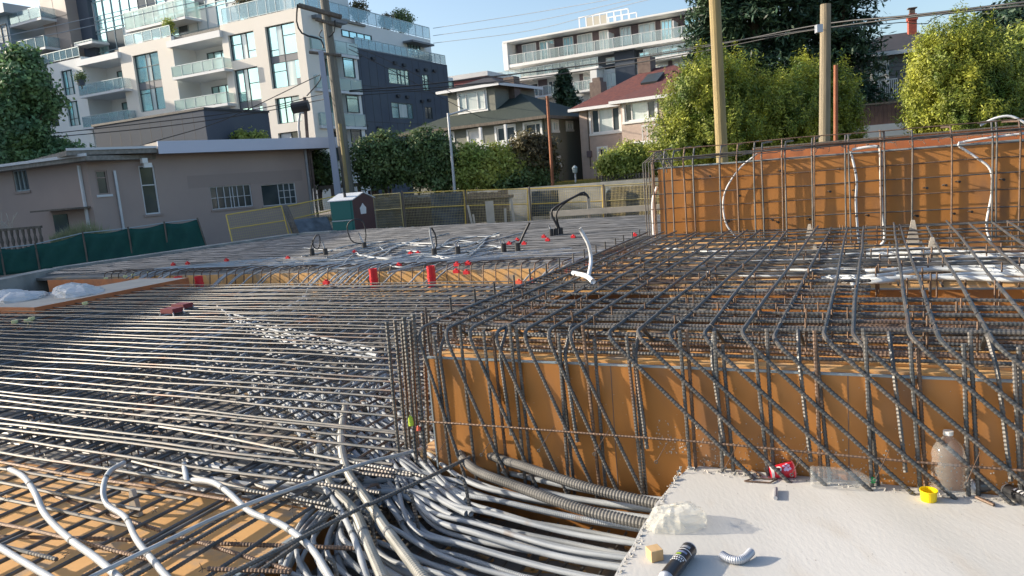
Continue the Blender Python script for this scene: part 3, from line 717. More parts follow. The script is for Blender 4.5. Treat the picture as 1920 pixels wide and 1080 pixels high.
for i in range(26):                                          # pale conduits on the far deck
    x0, y0 = RNG.uniform(560, 800), RNG.uniform(470, 508)
    P = [atz(x0+k*RNG.uniform(38, 52), y0-k*RNG.uniform(4, 10)+jit(3), -.02) for k in range(5)]
    conduit(P, .02, CONDUITW if i % 2 else CONDUIT, 'pale conduit lying loose on the far deck', 'pale conduits loose on the far deck', step=.2, k=6)
# sleeves, boxes
def sleeve(x, y, h, r, z, lbl, grp=None):
    p = atz(x, y, z); t = thing('pipe_sleeve', p, lbl, 'pipe sleeve', grp)
    MB().lathe(p, ZV, [(0, r), (h, r), (h, r*.8), (h*.9, r*.8), (h*.9, 0)], 14).build('tube', REDP, t, smooth=False)
    MB().lathe(p+ZV*h*.45, ZV, [(0, r), (0, r*1.12), (.03, r*1.12), (.03, r)], 14).build('collar', REDP, t)
sleeve(338, 547, .35, .09, -.35, 'square-looking red sleeve standing in the trench, farthest left')
sleeve(376, 545, .33, .09, -.35, 'red sleeve standing in the trench, second from the left')
sleeve(703, 542, .38, .075, -.22, 'bright red sleeve standing in front of the orange deck edge, middle one')
sleeve(811, 538, .38, .075, -.22, 'bright red sleeve standing in front of the orange deck edge, right one')
def redbox(x, y, s, z, lbl, grp, m=REDP):
    p = atz(x, y, z); t = thing('outlet_box', p, lbl, 'outlet box', grp)
    MB().box(p, UV, WV, ZV, -s, s, -s*.6, s*.6, 0, s*1.1).build('body', m, t)
    MB().lathe(p+ZV*s*1.1, ZV, [(0, s*.5), (s*.5, s*.5), (s*.5, 0)], 10).build('knockout', m, t)
for x, y in [(770, 478), (784, 477), (857, 499), (878, 497), (856, 512), (875, 514), (612, 533), (970, 452), (955, 459), (983, 459), (1020, 446), (1027, 452), (748, 500), (325, 498), (352, 496), (425, 490), (540, 486), (665, 475), (1190, 443), (1075, 446)]:
    redbox(x, y, .055, -.04, 'small red outlet box on the far rebar deck', 'red outlet boxes on the far deck')
for x, y in [(973, 532), (997, 530), (1065, 510), (1100, 497), (1130, 480), (1155, 471)]:
    redbox(x, y, .045, .02, 'coral pipe cap on a stub beside the left edge of the upper mat', 'coral caps beside the upper mat', CORAL)
for n, (x, y) in enumerate([(323, 589), (343, 580)]):
    p = atz(x, y, -.1); t = thing('outlet_box', p, ['dark red junction box on wire legs in the left field, nearer one', 'dark red junction box on wire legs in the left field, farther one'][n], 'outlet box')
    MB().box(p, UV, WV, ZV, -.14, .14, -.1, .1, .03, .1).build('body', mat('dark_red', (.16, .02, .03), .5), t)
    for a, b in ((-.18, -.12), (.18, -.12), (-.18, .12), (.18, .12)): MB().cyl(p+UV*a+WV*b-ZV*.05, p+UV*a*.7+WV*b*.7+ZV*.06, .01, 6).build('leg', CONDUITW, t)
# cable stubs in black collars
def cable_stub(x, y, tops, lbl, z=-.06):
    p = atz(x, y, z); t = thing('cable_stub', p, lbl, 'cable stub')
    MB().lathe(p, ZV, [(0, .065), (.2, .06), (.2, 0)], 10).build('collar', WIRE, t)
    Y = p[1]
    for k, (pts, m, r) in enumerate(tops):
        MB().tube(smooth_path([p+ZV*.15]+[aty(a, b, Y+.05*k) for a, b in pts], .08), r*.68, 6).build('cable', m, t, smooth=True)
cable_stub(815, 482, [([(812, 462), (807, 440), (806, 426)], WIREL, .035), ([(818, 460), (816, 440), (809, 427)], WIRE, .03)], 'black collar with two tall leaning cables, left of the loose pale conduits')
cable_stub(859, 478, [([(855, 462), (852, 453)], GALV, .035), ([(861, 462), (857, 453)], GALV, .03)], 'black collar with two short metal tubes on the far deck')
cable_stub(945, 473, [([(940, 460), (936, 447)], GALV, .03), ([(946, 460), (944, 449)], GALV, .02)], 'black collar with two thin metal tubes, left of the leaning black cable')
cable_stub(971, 472, [([(975, 455), (983, 437), (993, 417)], WIRE, .04)], 'black collar with one leaning black cable on the far deck')
cable_stub(586, 480, [([(583, 465), (590, 445), (598, 440), (600, 455), (596, 467), (588, 462), (586, 450)], WIRE, .025)], 'black collar with a looped black cable near the portable toilet')
cable_stub(611, 480, [([(608, 465), (604, 452)], WIREL, .03)], 'black collar with one short grey cable near the portable toilet')
cable_stub(684, 468, [([(678, 450), (672, 436)], GALV, .035), ([(660, 452), (651, 425), (662, 412), (680, 415), (686, 440), (682, 462)], WIRE, .025)], 'black collar with a big thin loop in front of the portable toilet')
cable_stub(1034, 443, [([(1032, 430), (1030, 422)], GALV, .03)], 'left collar of the three under the arching cables')
cable_stub(1043, 442, [([(1045, 425), (1034, 400), (1042, 388), (1075, 370), (1095, 361), (1104, 372)], WIRE, .045), ([(1044, 420), (1044, 398), (1060, 380), (1085, 366), (1100, 366)], WIRE, .035)], 'middle collar with two black cables arching over to a stake')
cable_stub(1052, 441, [([(1048, 425), (1044, 410)], WIRE, .035)], 'right collar of the three under the arching cables')
# =================================================================== THINGS ON THE SLAB
def on(x, y, z=0.0): return atz(x, y, z)
# wooden offcut
p = on(1228, 1048); wd = MB(); ax = unit(V(.95, .25, 0)); ay = V(-ax[1], ax[0], 0)
wd.box(p, ax, ay, ZV, -.028, .028, -.028, .03, .001, .05); ob = wd.build('wood_block', WOODL)
bv = ob.modifiers.new('b', 'BEVEL'); bv.width = .003; bv.segments = 2
tag(ob, 'small sawn wooden block standing on the white slab left of the spray can', 'wood block')
def spray_can(a, b, lbl, bands):
    a = np.array(a); b = np.array(b); d = unit(b-a); L = np.linalg.norm(b-a)
    t = thing('spray_can', [(a[0]+b[0])/2, (a[1]+b[1])/2, 0], lbl, 'spray can'); r = .032
    MB().lathe(a, d, [(0, 0), (0, r*.9), (.004, r), (L-.03, r), (L-.028, r)], 28).build('body', bands, t, smooth=False)
    MB().lathe(a+d*(L-.03), d, [(0, r*1.03), (.004, r*1.03), (.008, r*.97), (.022, r*.62), (.026, r*.55), (.026, r*.42), (.02, r*.40), (.02, r*.12), (.034, r*.12), (.034, 0)], 28).build('valve_dome', GALV, t)
    MB().lathe(a, d, [(-.003, 0), (-.003, r*1.03), (.003, r*1.03)], 28).build('base_rim', GALV, t)
    return t, a, d, L, r
CANM = mat('can_black', (.03, .032, .036), .28, .2, coat=.3)
CANG = mat('can_grey', (.12, .125, .13), .3, .3, coat=.3)
WH = mat('can_print_white', (.75, .75, .76), .4)
GRN = mat('can_print_green', (.35, .5, .05), .4)
BLU = mat('can_print_slate', (.22, .25, .38), .4)
a = on(1292, 1030, .032); b = on(1244, 1092, .032)
t, a, d, L, r = spray_can(a, b, 'black aerosol can lying at the bottom edge of the white slab beside the wooden block', CANM)
def band(a, d, r, s0, s1, th0, th1, m, name, k=14):
    A = unit(np.cross(d, ZV)); B = np.cross(A, d)*1.0
    if B[2] < 0: B = -B
    rr = r+.0006; mb = MB(); th = np.linspace(th0, th1, k)
    P = [a+d*s+A*math.cos(q)*rr+B*math.sin(q)*rr for q in th for s in (s0, s1)]
    mb.addq(np.array(P), [[2*i, 2*i+1, 2*i+3, 2*i+2] for i in range(k-1)]); return mb.build(name, m, t)
band(a, d, r, .055, .060, .2, 2.9, WH, 'print_band'); band(a, d, r, .075, .088, 1.0, 2.3, BLU, 'print_band'); band(a, d, r, .093, .104, 1.0, 1.7, GRN, 'print_band')
band(a, d, r, .112, .117, .3, 2.8, WH, 'print_band')
for k in range(7): band(a, d, r, .124, .136, .55+k*.30, .72+k*.30, WH, 'print_mark', 4)
for k in range(6): band(a, d, r, .142, .152, .75+k*.28, .92+k*.28, WH, 'print_mark', 4)
band(a, d, r, .028, .045, 1.0, 2.2, mat('can_print_grey', (.3, .31, .33), .4), 'print_band')
# second can + crumpled dark tube at right
a = on(1928, 903, .032); b = on(1812, 912, .032)
t, a, d, L, r = spray_can(a, b, 'dark grey aerosol can lying against the formwork at the right edge', CANG)
band(a, d, r, .03, .07, .6, 2.4, BLU, 'print_band'); band(a, d, r, .09, .10, .4, 2.6, GRN, 'print_band')
for k in range(5): band(a, d, r, .13, .15, .7+k*.3, .85+k*.3, WH, 'print_mark', 4)
a = on(1955, 952, .026); b = on(1880, 915, .026)
t2, a, d, L, r = spray_can(a, b, 'scuffed black and white aerosol can cut off by the right edge of the photo', CANM); t = t2
for k in range(5): band(a, d, r, .05+k*.02, .06+k*.02, .8, 2.2, WH, 'print_mark', 6)
# cup
a = on(1444, 886, .029); b = on(1502, 877, .044); d = unit(b-a)
cup = thing('paper_cup', (a+b)/2*V(1, 1, 0), 'red paper coffee cup with white round emblem lying on its side by the slanting bars', 'cup')
L = .115
MB().lathe(a, d, [(0, 0), (0.002, .026), (.0, .029), (L, .043), (L, .041), (.01, .027)], 32).build('body', mat('cup_red', (.60, .015, .035), .45), cup, smooth=False)
MB().lathe(a+d*L, d, [(-.003, .043), (-.003, .0455), (.003, .0455), (.003, .043)], 32).build('rim', mat('cup_rim', (.75, .2, .2), .4), cup)
MB().lathe(a, d, [(.0, .0293), (.014, .0312)], 32).build('base_band', WHITE, cup)
def patch(a, d, L, r0, r1, s, th, rs, m, name, par, n=16, hole=0):
    A = unit(np.cross(d, ZV)); B = np.cross(A, d); B = B if B[2] > 0 else -B
    if A[1] > 0: A = -A
    def pt(ds, dt): rr = (r0+(r1-r0)*(s+ds)/L)+.0009; q = th+dt/rr; return a+d*(s+ds)+A*math.cos(q)*rr+B*math.sin(q)*rr
    c = [pt(0, 0)]+[pt(rs*f*math.cos(k*2*math.pi/n), rs*f*math.sin(k*2*math.pi/n)) for k in range(n) for f in (1,)]
    mb = MB(); mb.add(c, [(0, 1+k, 1+(k+1) % n) for k in range(n)]); return mb.build(name, m, par)
patch(a, d, L, .029, .043, .038, .75, .0155, WHITE, 'emblem', cup)
patch(a+unit(np.cross(d, ZV))*0, d, L, .0294, .0434, .038, .75, .008, mat('cup_dark', (.12, .02, .02), .5), 'emblem_centre', cup)
for k, (ds, dth) in enumerate([(0, 0), (.013, .2), (-.010, .28), (.004, -.3), (.016, -.2), (-.008, -.25), (.006, .45)]):
    patch(a, d, L, .0292, .0432, .076+ds, .75+dth, .0075, mat('cup_lilac', (.62, .45, .66), .5) if k == 0 else MATS['cup_lilac'], 'printed_flower', cup, 9)
# bottles
PET = mat('clear_pet', (.75, .80, .80), .08, 0, trans=0, alpha=.15, spec=.9, coat=.6)
def bottle(O, ax, H, R, lbl, capc, neck=True):
    t = thing('plastic_bottle', O*V(1, 1, 0), lbl, 'bottle')
    pr = [(0, R*.6), (.004, R*.92)]
    s = .015
    while s < H*.62: pr += [(s, R*(1.0 if int(s/.012) % 2 else .955))]; s += .009
    pr += [(H*.66, R*.97), (H*.74, R*.86), (H*.82, R*.62), (H*.88, R*.36), (H*.91, R*.27), (H*.97, R*.27)]
    MB().lathe(O, ax, pr, 26).build('body', PET, t, smooth=True)
    MB().lathe(O+ax*H*.93, ax, [(0, R*.30), (H*.06, R*.30), (H*.062, 0)], 18).build('cap', capc, t)
    return t
PEWH = mat('milky_cap', (.7, .7, .66), .4)
bottle(on(1777, 924, .0), ZV, .31, .072, 'large clear ribbed water jug standing upright at the foot of the formwork', PEWH)
bl = on(1518, 892, .052); br = on(1632, 900, .04)
bottle(bl, unit(br-bl), .30, .052, 'clear ribbed water bottle lying on its side with a green cap behind the slanting bars', mat('green_cap', (.02, .28, .08), .4))
# yellow cap
p = on(1741, 938); yc = MB(); Rr = .036
yc.lathe(p, ZV, [(.001, 0), (.001, Rr*.93), (.045, Rr), (.047, Rr*1.08), (.052, Rr*1.08), (.052, Rr*.98), (.006, Rr*.86), (.006, 0)], 26)
tag(yc.build('plastic_tub', mat('yellow_plastic', (.85, .60, .005), .35)), 'bright yellow round plastic tub on the white slab near the water jug', 'tub')
# corrugated elbow offcut
conduit([on(1353, 1040, .02), on(1368, 1048, .019), on(1385, 1050, .019), on(1398, 1045, .021), on(1409, 1034, .025)], .017, GALV, 'short curved offcut of silver corrugated conduit lying on the white slab', corr=.0075, k=18, step=.01)
bpy.data.objects[-1] if False else None
# rod stubs, clip
tag(MB().cyl(on(1455, 916, .012), on(1454, 934, .012), .010, 8).build('bar_offcut', GALV), 'short grey round offcut casting a square shadow on the white slab', 'bar offcut')
tag(MB().cyl(on(1410, 882, .008), on(1427, 893, .008), .007, 8).build('bar_offcut', STEELR), 'rusty short bar offcut near the slab corner left of the red cup', 'bar offcut')
tag(MB().cyl(on(1830, 932, .010), on(1864, 947, .010), .008, 8).build('bar_offcut', STEELR), 'brown short bar offcut on the slab right of the water jug', 'bar offcut')
q = [on(1396, 902, .006), on(1415, 896, .006), on(1456, 899, .006), on(1444, 905, .006), on(1396, 902, .006)]
tag(MB().tube(dense(q, .02), .004, 5).build('wire_clip', STEELR), 'flat bent wire clip lying near the back left corner of the slab', 'wire clip')
# crumpled clear bag
def crumple(c, rx, ry, rz, n, name, m, lbl, cat, seed=3, freq=2.6, amp=.35):
    rg = np.random.default_rng(seed); mb = MB(); k1, k2 = n, n*2
    dirs = rg.normal(size=(26, 3)); dirs /= np.linalg.norm(dirs, axis=1)[:, None]; off = rg.uniform(.72, 1.0, 26)
    P = []
    for i in range(k1+1):
        th = math.pi/2*i/k1
        for j in range(k2):
            ph = 2*math.pi*j/k2; v = V(math.sin(th)*math.cos(ph), math.sin(th)*math.sin(ph), math.cos(th))
            dd = dirs @ v; rr = min(1.0, float(np.min(np.where(dd > .3, off/np.maximum(dd, .3), 9))))   # faceted, like folds
            rr *= 1+rg.normal(0, .02)+.05*math.sin(9*ph+3*th)
            P.append(c+V(v[0]*rx*rr, v[1]*ry*rr, max(.003, v[2]*rz*rr)))
    Q = [[i*k2+j, i*k2+(j+1) % k2, (i+1)*k2+(j+1) % k2, (i+1)*k2+j] for i in range(k1) for j in range(k2)]
    mb.addq(np.array(P), Q); return tag(mb.build(name, m, smooth=False), lbl, cat)
BAG = mat('clear_bag', (.82, .80, .70), .15, 0, alpha=.30, coat=.8, spec=.8)
crumple(on(1268, 985), .15, .115, .125, 14, 'plastic_bag', BAG, 'crumpled clear plastic bag near the left edge of the white slab', 'plastic bag')
crumple(on(1252, 990), .08, .075, .06, 9, 'plastic_bag', BAG, 'small inner fold of clear plastic at the left side of the crumpled bag', 'plastic bag', seed=8)
# coloured rag and tag on the dowels
p = onp(770, 790, gw(0, 3.76, 0), WV)
crumple(p-V(0, 0, .03), .02, .02, .07, 6, 'survey_ribbon', mat('lime_ribbon', (.45, .6, .05), .6), 'lime green ribbon tied to a dowel at the formwork corner', 'ribbon', seed=5)
p = onp(785, 802, gw(0, 3.80, 0), WV)
crumple(p-V(0, 0, .02), .018, .018, .04, 6, 'survey_ribbon', CORAL, 'small red tag between the dowels at the formwork corner', 'ribbon', seed=6)
MBk = MB().gbox(-2.75, -2.58, 3.95, 4.2, -.50, -.12); tag(MBk.build('lumber_block', WOODL), 'short lumber block at the foot of the dowels behind the conduits', 'wood block')

# =================================================================== LEFT SITE EDGE
bb = thing('formwork_box', atz(60, 590, -.12), 'brown low box form with a pale plastic sheet at the far left', 'formwork')
c0 = atz(67, 600, -.25); 
MB().box(V(c0[0], c0[1], 0), UV, WV, ZV, -5, 0, 0, .02, -.45, -.02).build('front_panel', FORMR, bb)
MB().box(V(c0[0], c0[1], 0), UV, WV, ZV, .002, .022, 0, 3.4, -.45, -.02).build('side_panel', FORMR, bb)
MB().box(V(c0[0], c0[1], 0), UV, WV, ZV, -1.6, .0, .022, 3.4, -.06, -.024).build('top_board', WOODPALE, bb)
MB().box(V(c0[0], c0[1], 0), UV, WV, ZV, -5, .0, 3.4, 3.42, -.45, -.02).build('rear_panel', FORMR, bb)
pc = atz(30, 566, -.05)
for k in range(4):
    crumple(pc+V(-.5+k*.55+jit(.1), jit(.3), 0), .5, .6, .22, 8, 'plastic_sheet', PLAST, ['white crumpled plastic sheet heaped on the brown form, leftmost lump', 'white crumpled plastic sheet heaped on the brown form, second lump', 'white crumpled plastic sheet heaped on the brown form, third lump', 'white crumpled plastic sheet heaped on the brown form, rightmost lump'][k], 'plastic sheet', seed=20+k)
for x, y in [(28, 606), (52, 604), (60, 600), (160, 571), (199, 524), (235, 520), (250, 517), (280, 512)]:
    p = atz(x, y, -.1); mb = MB(); mb.lathe(p-ZV*.12, ZV, [(0, .012), (.12, .012), (.12, .05), (.17, .05), (.17, 0)], 9)
    tag(mb.build('safety_mushroom', mat('pale_yellow_cap', (.6, .6, .3), .5) if 'pale_yellow_cap' not in MATS else MATS['pale_yellow_cap']), 'pale yellow mushroom cap on a bar end at the far left', 'rebar cap', 'pale yellow bar caps at the left')
# curb (foundation wall top) along the left and far edges
CP = [atz(0, 556, -.4), atz(120, 528, -.4), atz(395, 484, -.4), atz(560, 458, -.4), atz(620, 455, -.4)]
CP = [CP[0]+(CP[0]-CP[1])*1.5]+CP
curb = MB()
for i in range(len(CP)-1):
    a, b = CP[i], CP[i+1]; e = unit((b-a)*V(1, 1, 0)); n = V(-e[1], e[0], 0)
    L = np.linalg.norm((b-a)[:2]); curb.box(V(a[0], a[1], 0), e, n, ZV, 0, L, .0, .5, -1.0, .02+.004*i)
tag(curb.build('foundation_wall', CONCG), 'grey concrete foundation wall edging the left side of the site below the green netting', 'concrete wall')
# green netting on posts
GT = [(-120, 478), (0, 466), (66, 458), (155, 437), (240, 428), (308, 418), (370, 411)]
gf = thing('netting_fence', aty(190, 480, 29), 'dark green debris netting fence running along the left edge of the site', 'fence')
Ys = [27.0, 28.0, 28.6, 29.4, 30.2, 30.8, 31.4]
top = [aty(x, y, Y) for (x, y), Y in zip(GT, Ys)]
bot = [V(t[0], t[1], -.55) for t in top]; bot[-1] = aty(393, 480, 31.3)
net = MB(); NP = 10; P = []
for i in range(len(top)-1):
    for k in range(NP):
        t = k/NP; A = top[i]*(1-t)+top[i+1]*t; B = bot[i]*(1-t)+bot[i+1]*t; sag = .10*math.sin(math.pi*t)
        for j in range(7):
            s = j/6; q = A*(1-s)+B*s; q = q-ZV*sag*(1-s)+V(0, -1, 0)*(.10*math.sin(i*7+k*1.3+j*.9)*math.sin(math.pi*s)); P.append(q)
P += [top[-1]*(1-j/6)+bot[-1]*j/6 for j in range(7)]
P = np.array(P); nc = len(P)//7
net.addq(P, [[c*7+j, c*7+j+1, (c+1)*7+j+1, (c+1)*7+j] for c in range(nc-1) for j in range(6)])
o = net.build('netting', SCREEN, gf, smooth=True); sm = o.modifiers.new('s', 'SOLIDIFY'); sm.thickness = .01
for i in range(len(top)):
    MB().cyl(bot[i], top[i]+ZV*.06, .035, 7).build('post', WOODG, gf)
rl = MB().tube(np.array(top), .02, 5); rl.build('top_wire', FRAMEG, gf)
# weeds behind the netting
gr = MB()
for i in range(900):
    x = RNG.uniform(95, 225); base = aty(x, 442+abs(x-160)*.12, 30.6); h = RNG.uniform(.3, .95)*(1.15-abs(x-165)/90); a = V(RNG.normal(0, .22), RNG.normal(0, .22), 0)
    gr.add([base+V(-.02, 0, -.3), base+V(.02, 0, -.3), base+a*h+ZV*h*.75], [(0, 1, 2)])
tag(gr.build('tall_weeds', mat('straw_grass', (.22, .26, .14), .8, 0, (.34, .36, .22), 4, sss=.3)), 'clump of pale tall weeds sticking up behind the green netting', 'weeds', kind='stuff')
# balustrade at the far left
bal = thing('balustrade', aty(20, 440, 31.5), 'old grey wooden balustrade at the left edge, below the small porch roof', 'railing')
BA = aty(-60, 437, 31.5); BB = aty(78, 428, 31.5); BE = unit((BB-BA)*V(1, 1, 0)); Lb = np.linalg.norm((BB-BA)[:2]); BN = V(-BE[1], BE[0], 0)
MB().box(V(BA[0], BA[1], 0), BE, BN, ZV, 0, Lb, -.08, .08, BA[2]-.04, BA[2]+.06).build('handrail', WOODG, bal)
for k in range(13):
    s = .15+k*Lb/13; p = V(BA[0], BA[1], 0)+BE*s
    MB().lathe(V(p[0], p[1], BA[2]-.9), ZV, [(0, .07), (.1, .07), (.2, .035), (.4, .075), (.6, .04), (.75, .06), (.86, .06)], 8).build('baluster', WOODG, bal)
brs = MB()
for k in range(14):
    p = aty(8+RNG.uniform(-30, 40), 424, 32.2); brs.cyl(p-ZV*.2, p+V(RNG.normal(-.3, .5), RNG.normal(0, .2), RNG.uniform(.2, .6)), .014, 4)
tag(brs.build('brush_pile', WOODPALE), 'pile of pale sticks behind the balustrade', 'brush pile', kind='stuff')

# ------------------------------------------------------------------ fences (temporary yellow panels)
def fence_panel(tl, tr, br, bl, lbl, m=YELLOW, cloth=None, nwire=26, grp='temporary fence panels'):
    """corners: world points; frame, mid rail, wire infill, optional cloth"""
    tl, tr, br, bl = [np.array(p, float) for p in (tl, tr, br, bl)]
    t = thing('wire_fence', (bl+br)/2, lbl, 'wire fence', grp); r = .028
    fr = MB()
    for a, b in ((tl, tr), (tr, br), (br, bl), (bl, tl)): fr.cyl(a, b, r, 6)
    fr.build('frame', m, t)
    MB().cyl(tl*.62+bl*.38, tr*.62+br*.38, r*.8, 6).build('mid_rail', m, t)
    wr = MB()
    for k in range(1, nwire):
        f = k/nwire; wr.tube([tl*(1-f)+tr*f, bl*(1-f)+br*f], .006, 3, cap=False, ref=V(1, 0, 0))
    for k in range(1, 15):
        f = k/15; wr.tube([tl*(1-f)+bl*f, tr*(1-f)+br*f], .006, 3, cap=False, ref=V(0, 0, 1))
    wr.build('wire_infill', MESHM, t)
    if cloth:
        n = unit(np.cross(tr-tl, bl-tl)); n = n if n[1] > 0 else -n; mb = MB()
        (x0, x1, y0, y1) = cloth; P = []
        for i in range(13):
            for j in range(7):
                f = x0+(x1-x0)*i/12; g_ = y0+(y1-y0)*j/6; q = (tl*(1-f)+tr*f)*(1-g_)+(bl*(1-f)+br*f)*g_; P.append(q+n*(.06+.02*math.sin(i*1.9+j*1.2)))
        mb.addq(np.array(P), [[i*7+j, i*7+j+1, (i+1)*7+j+1, (i+1)*7+j] for i in range(12) for j in range(6)])
        o = mb.build('cloth', FABRIC, t, smooth=True); s_ = o.modifiers.new('s', 'SOLIDIFY'); s_.thickness = .008
    return t
fence_panel(aty(424, 403, 32), aty(528, 386, 33), aty(546, 458, 32.4), aty(440, 472, 31.4), 'leaning yellow wire fence panel in front of the tan building, leftmost')
fence_panel(aty(532, 388, 33.2), aty(628, 368, 34.5), aty(640, 430, 34), aty(552, 452, 33), 'yellow wire fence panel leaning beside the portable toilet with a sheet in front')
FT = [(697, 366), (752, 362), (872, 357), (991, 354), (1131, 348), (1240, 342)]
FB = [(702, 440), (760, 437), (876, 431), (993, 428), (1134, 423), (1240, 418)]
lbls = ['wire fence panel right behind the portable toilet', 'yellow wire fence panel left of the upright stakes', 'yellow wire fence panel behind the two tall stakes', 'yellow wire fence panel behind the arching black cables', 'grey cloth-covered fence panel beside the tall orange wall']
for i in range(5):
    Y0, Y1 = 36.5-i*.9, 36.5-(i+1)*.9
    g0, g1 = (2, -2)
    tl_ = aty(FT[i][0]+g0, FT[i][1], Y0); tr_ = aty(FT[i+1][0]+g1, FT[i+1][1], Y1)
    br_ = aty(FB[i+1][0]+g1, FB[i+1][1], Y1); bl_ = aty(FB[i][0]+g0, FB[i][1], Y0)
    fence_panel(tl_, tr_, br_, bl_, lbls[i], m=YELLOW if i in (1, 2, 3) else MESHM, cloth={0: (.1, .98, .1, 1), 1: (.45, .98, .04, .98), 3: (.02, .4, .06, .7), 4: (.02, 1, .05, .9)}.get(i), nwire=40)
for i, (x, y) in enumerate([(754, 358), (872, 357), (992, 350), (1131, 346)]):
    Y = 36.3-(i+1)*.9; a = aty(x, y, Y)
    tag(MB().cyl(V(a[0], a[1], -.8), a, .05, 6).build('fence_post', WOODG), ['first', 'second', 'third', 'fourth'][i]+' grey post from the toilet between the wire fence panels', 'post')
# black silt sheet leaning
q = [aty(551, 412, 32.2), aty(612, 406, 32.9), aty(628, 443, 32.0), aty(567, 452, 31.3)]
tag(MB().prism(q, V(.02, .05, 0)).build('leaning_sheet', FABRIC), 'dull blue-black sheet leaning against the fence left of the toilet', 'sheet')
q = [aty(528, 386, 33.0), aty(538, 386, 33.1), aty(570, 455, 32.0), aty(556, 457, 32.0)]
tag(MB().prism(q, V(.02, .06, 0)).build('dark_board', WOODG), 'dark narrow board leaning between the two yellow panels', 'board')
# portable toilet
pt_ = thing('portable_toilet', atz(668, 455, -.75), 'dark green portable toilet with brown side and white roof standing by the fence', 'portable toilet')
pc = atz(664, 455, -.75); e1 = unit(V(.62, -.12, 0)); 
cN = aty(668, 450, 31.5); cN = V(cN[0], cN[1], -.8)              # near vertical edge
dL = unit(V(-.985, .17, 0)); dR = unit(V(.50, .866, 0))
hz = aty(667, 375, 31.5)[2]
MB().box(cN, dL, dR, ZV, 0, 1.0, .02, 1.35, 0, hz+.8).build('cabin', GREENP, pt_)
MB().box(cN, dL, dR, ZV, -.02, .0, 0.02, 1.35, 0.02, hz+.8).build('door', BROWNP, pt_)
MB().box(cN, dL, dR, ZV, .08, .92, -.02, .018, 1.15, 1.95).build('upper_panel', GREENP, pt_)
MB().box(cN, dL, dR, ZV, .08, .92, -.02, .018, .1, 1.05).build('lower_panel', GREENP, pt_)
MB().box(cN, dL, dR, ZV, .03, .97, -.025, .018, 1.07, 1.12).build('rib', FRAMEG, pt_)
zt = hz+.8
MB().prism([cN+dL*-.06+dR*-.05+ZV*zt, cN+dL*1.06+dR*-.05+ZV*zt, cN+dL*1.06+dR*.7+ZV*(zt+.28), cN+dL*-.06+dR*.7+ZV*(zt+.28)], ZV*.035).build('roof', WHITEG, pt_)
MB().prism([cN+dL*-.06+dR*1.45+ZV*zt, cN+dL*1.06+dR*1.45+ZV*zt, cN+dL*1.06+dR*.7+ZV*(zt+.28), cN+dL*-.06+dR*.7+ZV*(zt+.28)], ZV*.035).build('roof', WHITEG, pt_)
gb = MB(); gb.prism([cN+dL*.0+dR*.0+ZV*zt, cN+dR*1.37+ZV*zt, cN+dR*.7+ZV*(zt+.26)], dL*1.0); gb.build('gable', BROWNP, pt_)
sg = [(0, 0), (.34, 0), (.37, .26), (.26, .36), (.17, .46), (.08, .36), (-.03, .26)]
MB().prism([cN+dL*-.03+dR*(.45+a)+ZV*(zt-.62+b) for a, b in sg], dL*.008).build('door_sticker', WHITEG, pt_)
MB().cyl(cN+dL*.5+dR*.3+ZV*(zt+.1), cN+dL*.5+dR*.3+ZV*(zt+.35), .06, 8).build('vent_pipe', WIRE, pt_)
# stakes, boards and rubble near the far curb
for i, (x0, y0, x1, y1, w_, lbl) in enumerate([(877, 385, 888, 428, .09, 'leaning grey stake left of the wide board'), (887, 402, 892, 428, .08, 'short grey stake left of the wide board'), (917, 377, 921, 426, .34, 'wide pale upright board at the far curb'),
        (947, 391, 948, 420, .1, 'short stake right of the wide board'), (958, 373, 966, 428, .1, 'tall leaning stake right of the wide board'), (1103, 370, 1106, 412, .12, 'tall stake under the arching black cables'), (1034, 397, 1034, 425, .12, 'squat stake at the left end of the low white beam')]):
    a = aty(x1, y1, 31); b = aty(x0, y0, 31); ex = V(1, 0, 0)
    tag(MB().prism([a-ex*w_/2-ZV*.2, a+ex*w_/2-ZV*.2, b+ex*w_/2, b-ex*w_/2], V(0, .05, 0)).build('stake', WOODPALE), lbl, 'stake')
a = aty(1034, 400, 31.2); b = aty(1240, 397, 29.8)
bm = MB(); e = unit((b-a)*V(1, 1, 0)); n_ = V(-e[1], e[0], 0); bm.box(V(a[0], a[1], 0), e, n_, ZV, 0, 7, 0, .15, a[2]-.15, a[2]+.08)
tag(bm.build('low_beam', WOODPALE), 'long pale beam lying low behind the arching cables', 'beam')
a = aty(850, 424, 31.2); bm = MB(); bm.box(V(a[0], a[1], 0), V(1, 0, 0), V(0, 1, 0), ZV, 0, 1.8, 0, .15, a[2]-.1, a[2]+.03); tag(bm.build('low_beam', WOODPALE), 'short pale board lying by the wide upright board', 'beam')
crumple(aty(943, 428, 31.5), .55, .3, .2, 7, 'white_bag', PLAST, 'white bag lying behind the stakes at the far curb', 'bag', seed=31)
rb = MB()
for i in range(420):
    x = RNG.uniform(690, 1225); y = RNG.normal(434-(x-700)*.012, 3.2); p = atz(x, y, -.25); s = RNG.uniform(.04, .16)*(1.5 if x > 1030 else 1)
    R = RNG.normal(size=(6, 3)); R /= np.linalg.norm(R, axis=1)[:, None]; R[:, 2] = np.abs(R[:, 2])*.7
    rb.add(p+R*s, [(0, 1, 2), (0, 2, 3), (0, 3, 4), (0, 4, 5), (1, 2, 3), (3, 4, 5), (1, 4, 5)])
tag(rb.build('rubble', CONCG), 'broken concrete rubble and stones along the far curb', 'rubble', kind='stuff')
fc = MB(); a = gw(-22, 24.3, 0); fc.gbox(-24, -3, 24.4, 26.5, -1.0, -.38); tag(fc.build('foundation_curb', CONCG), 'far concrete curb between the rebar deck and the wire fences', 'concrete wall')
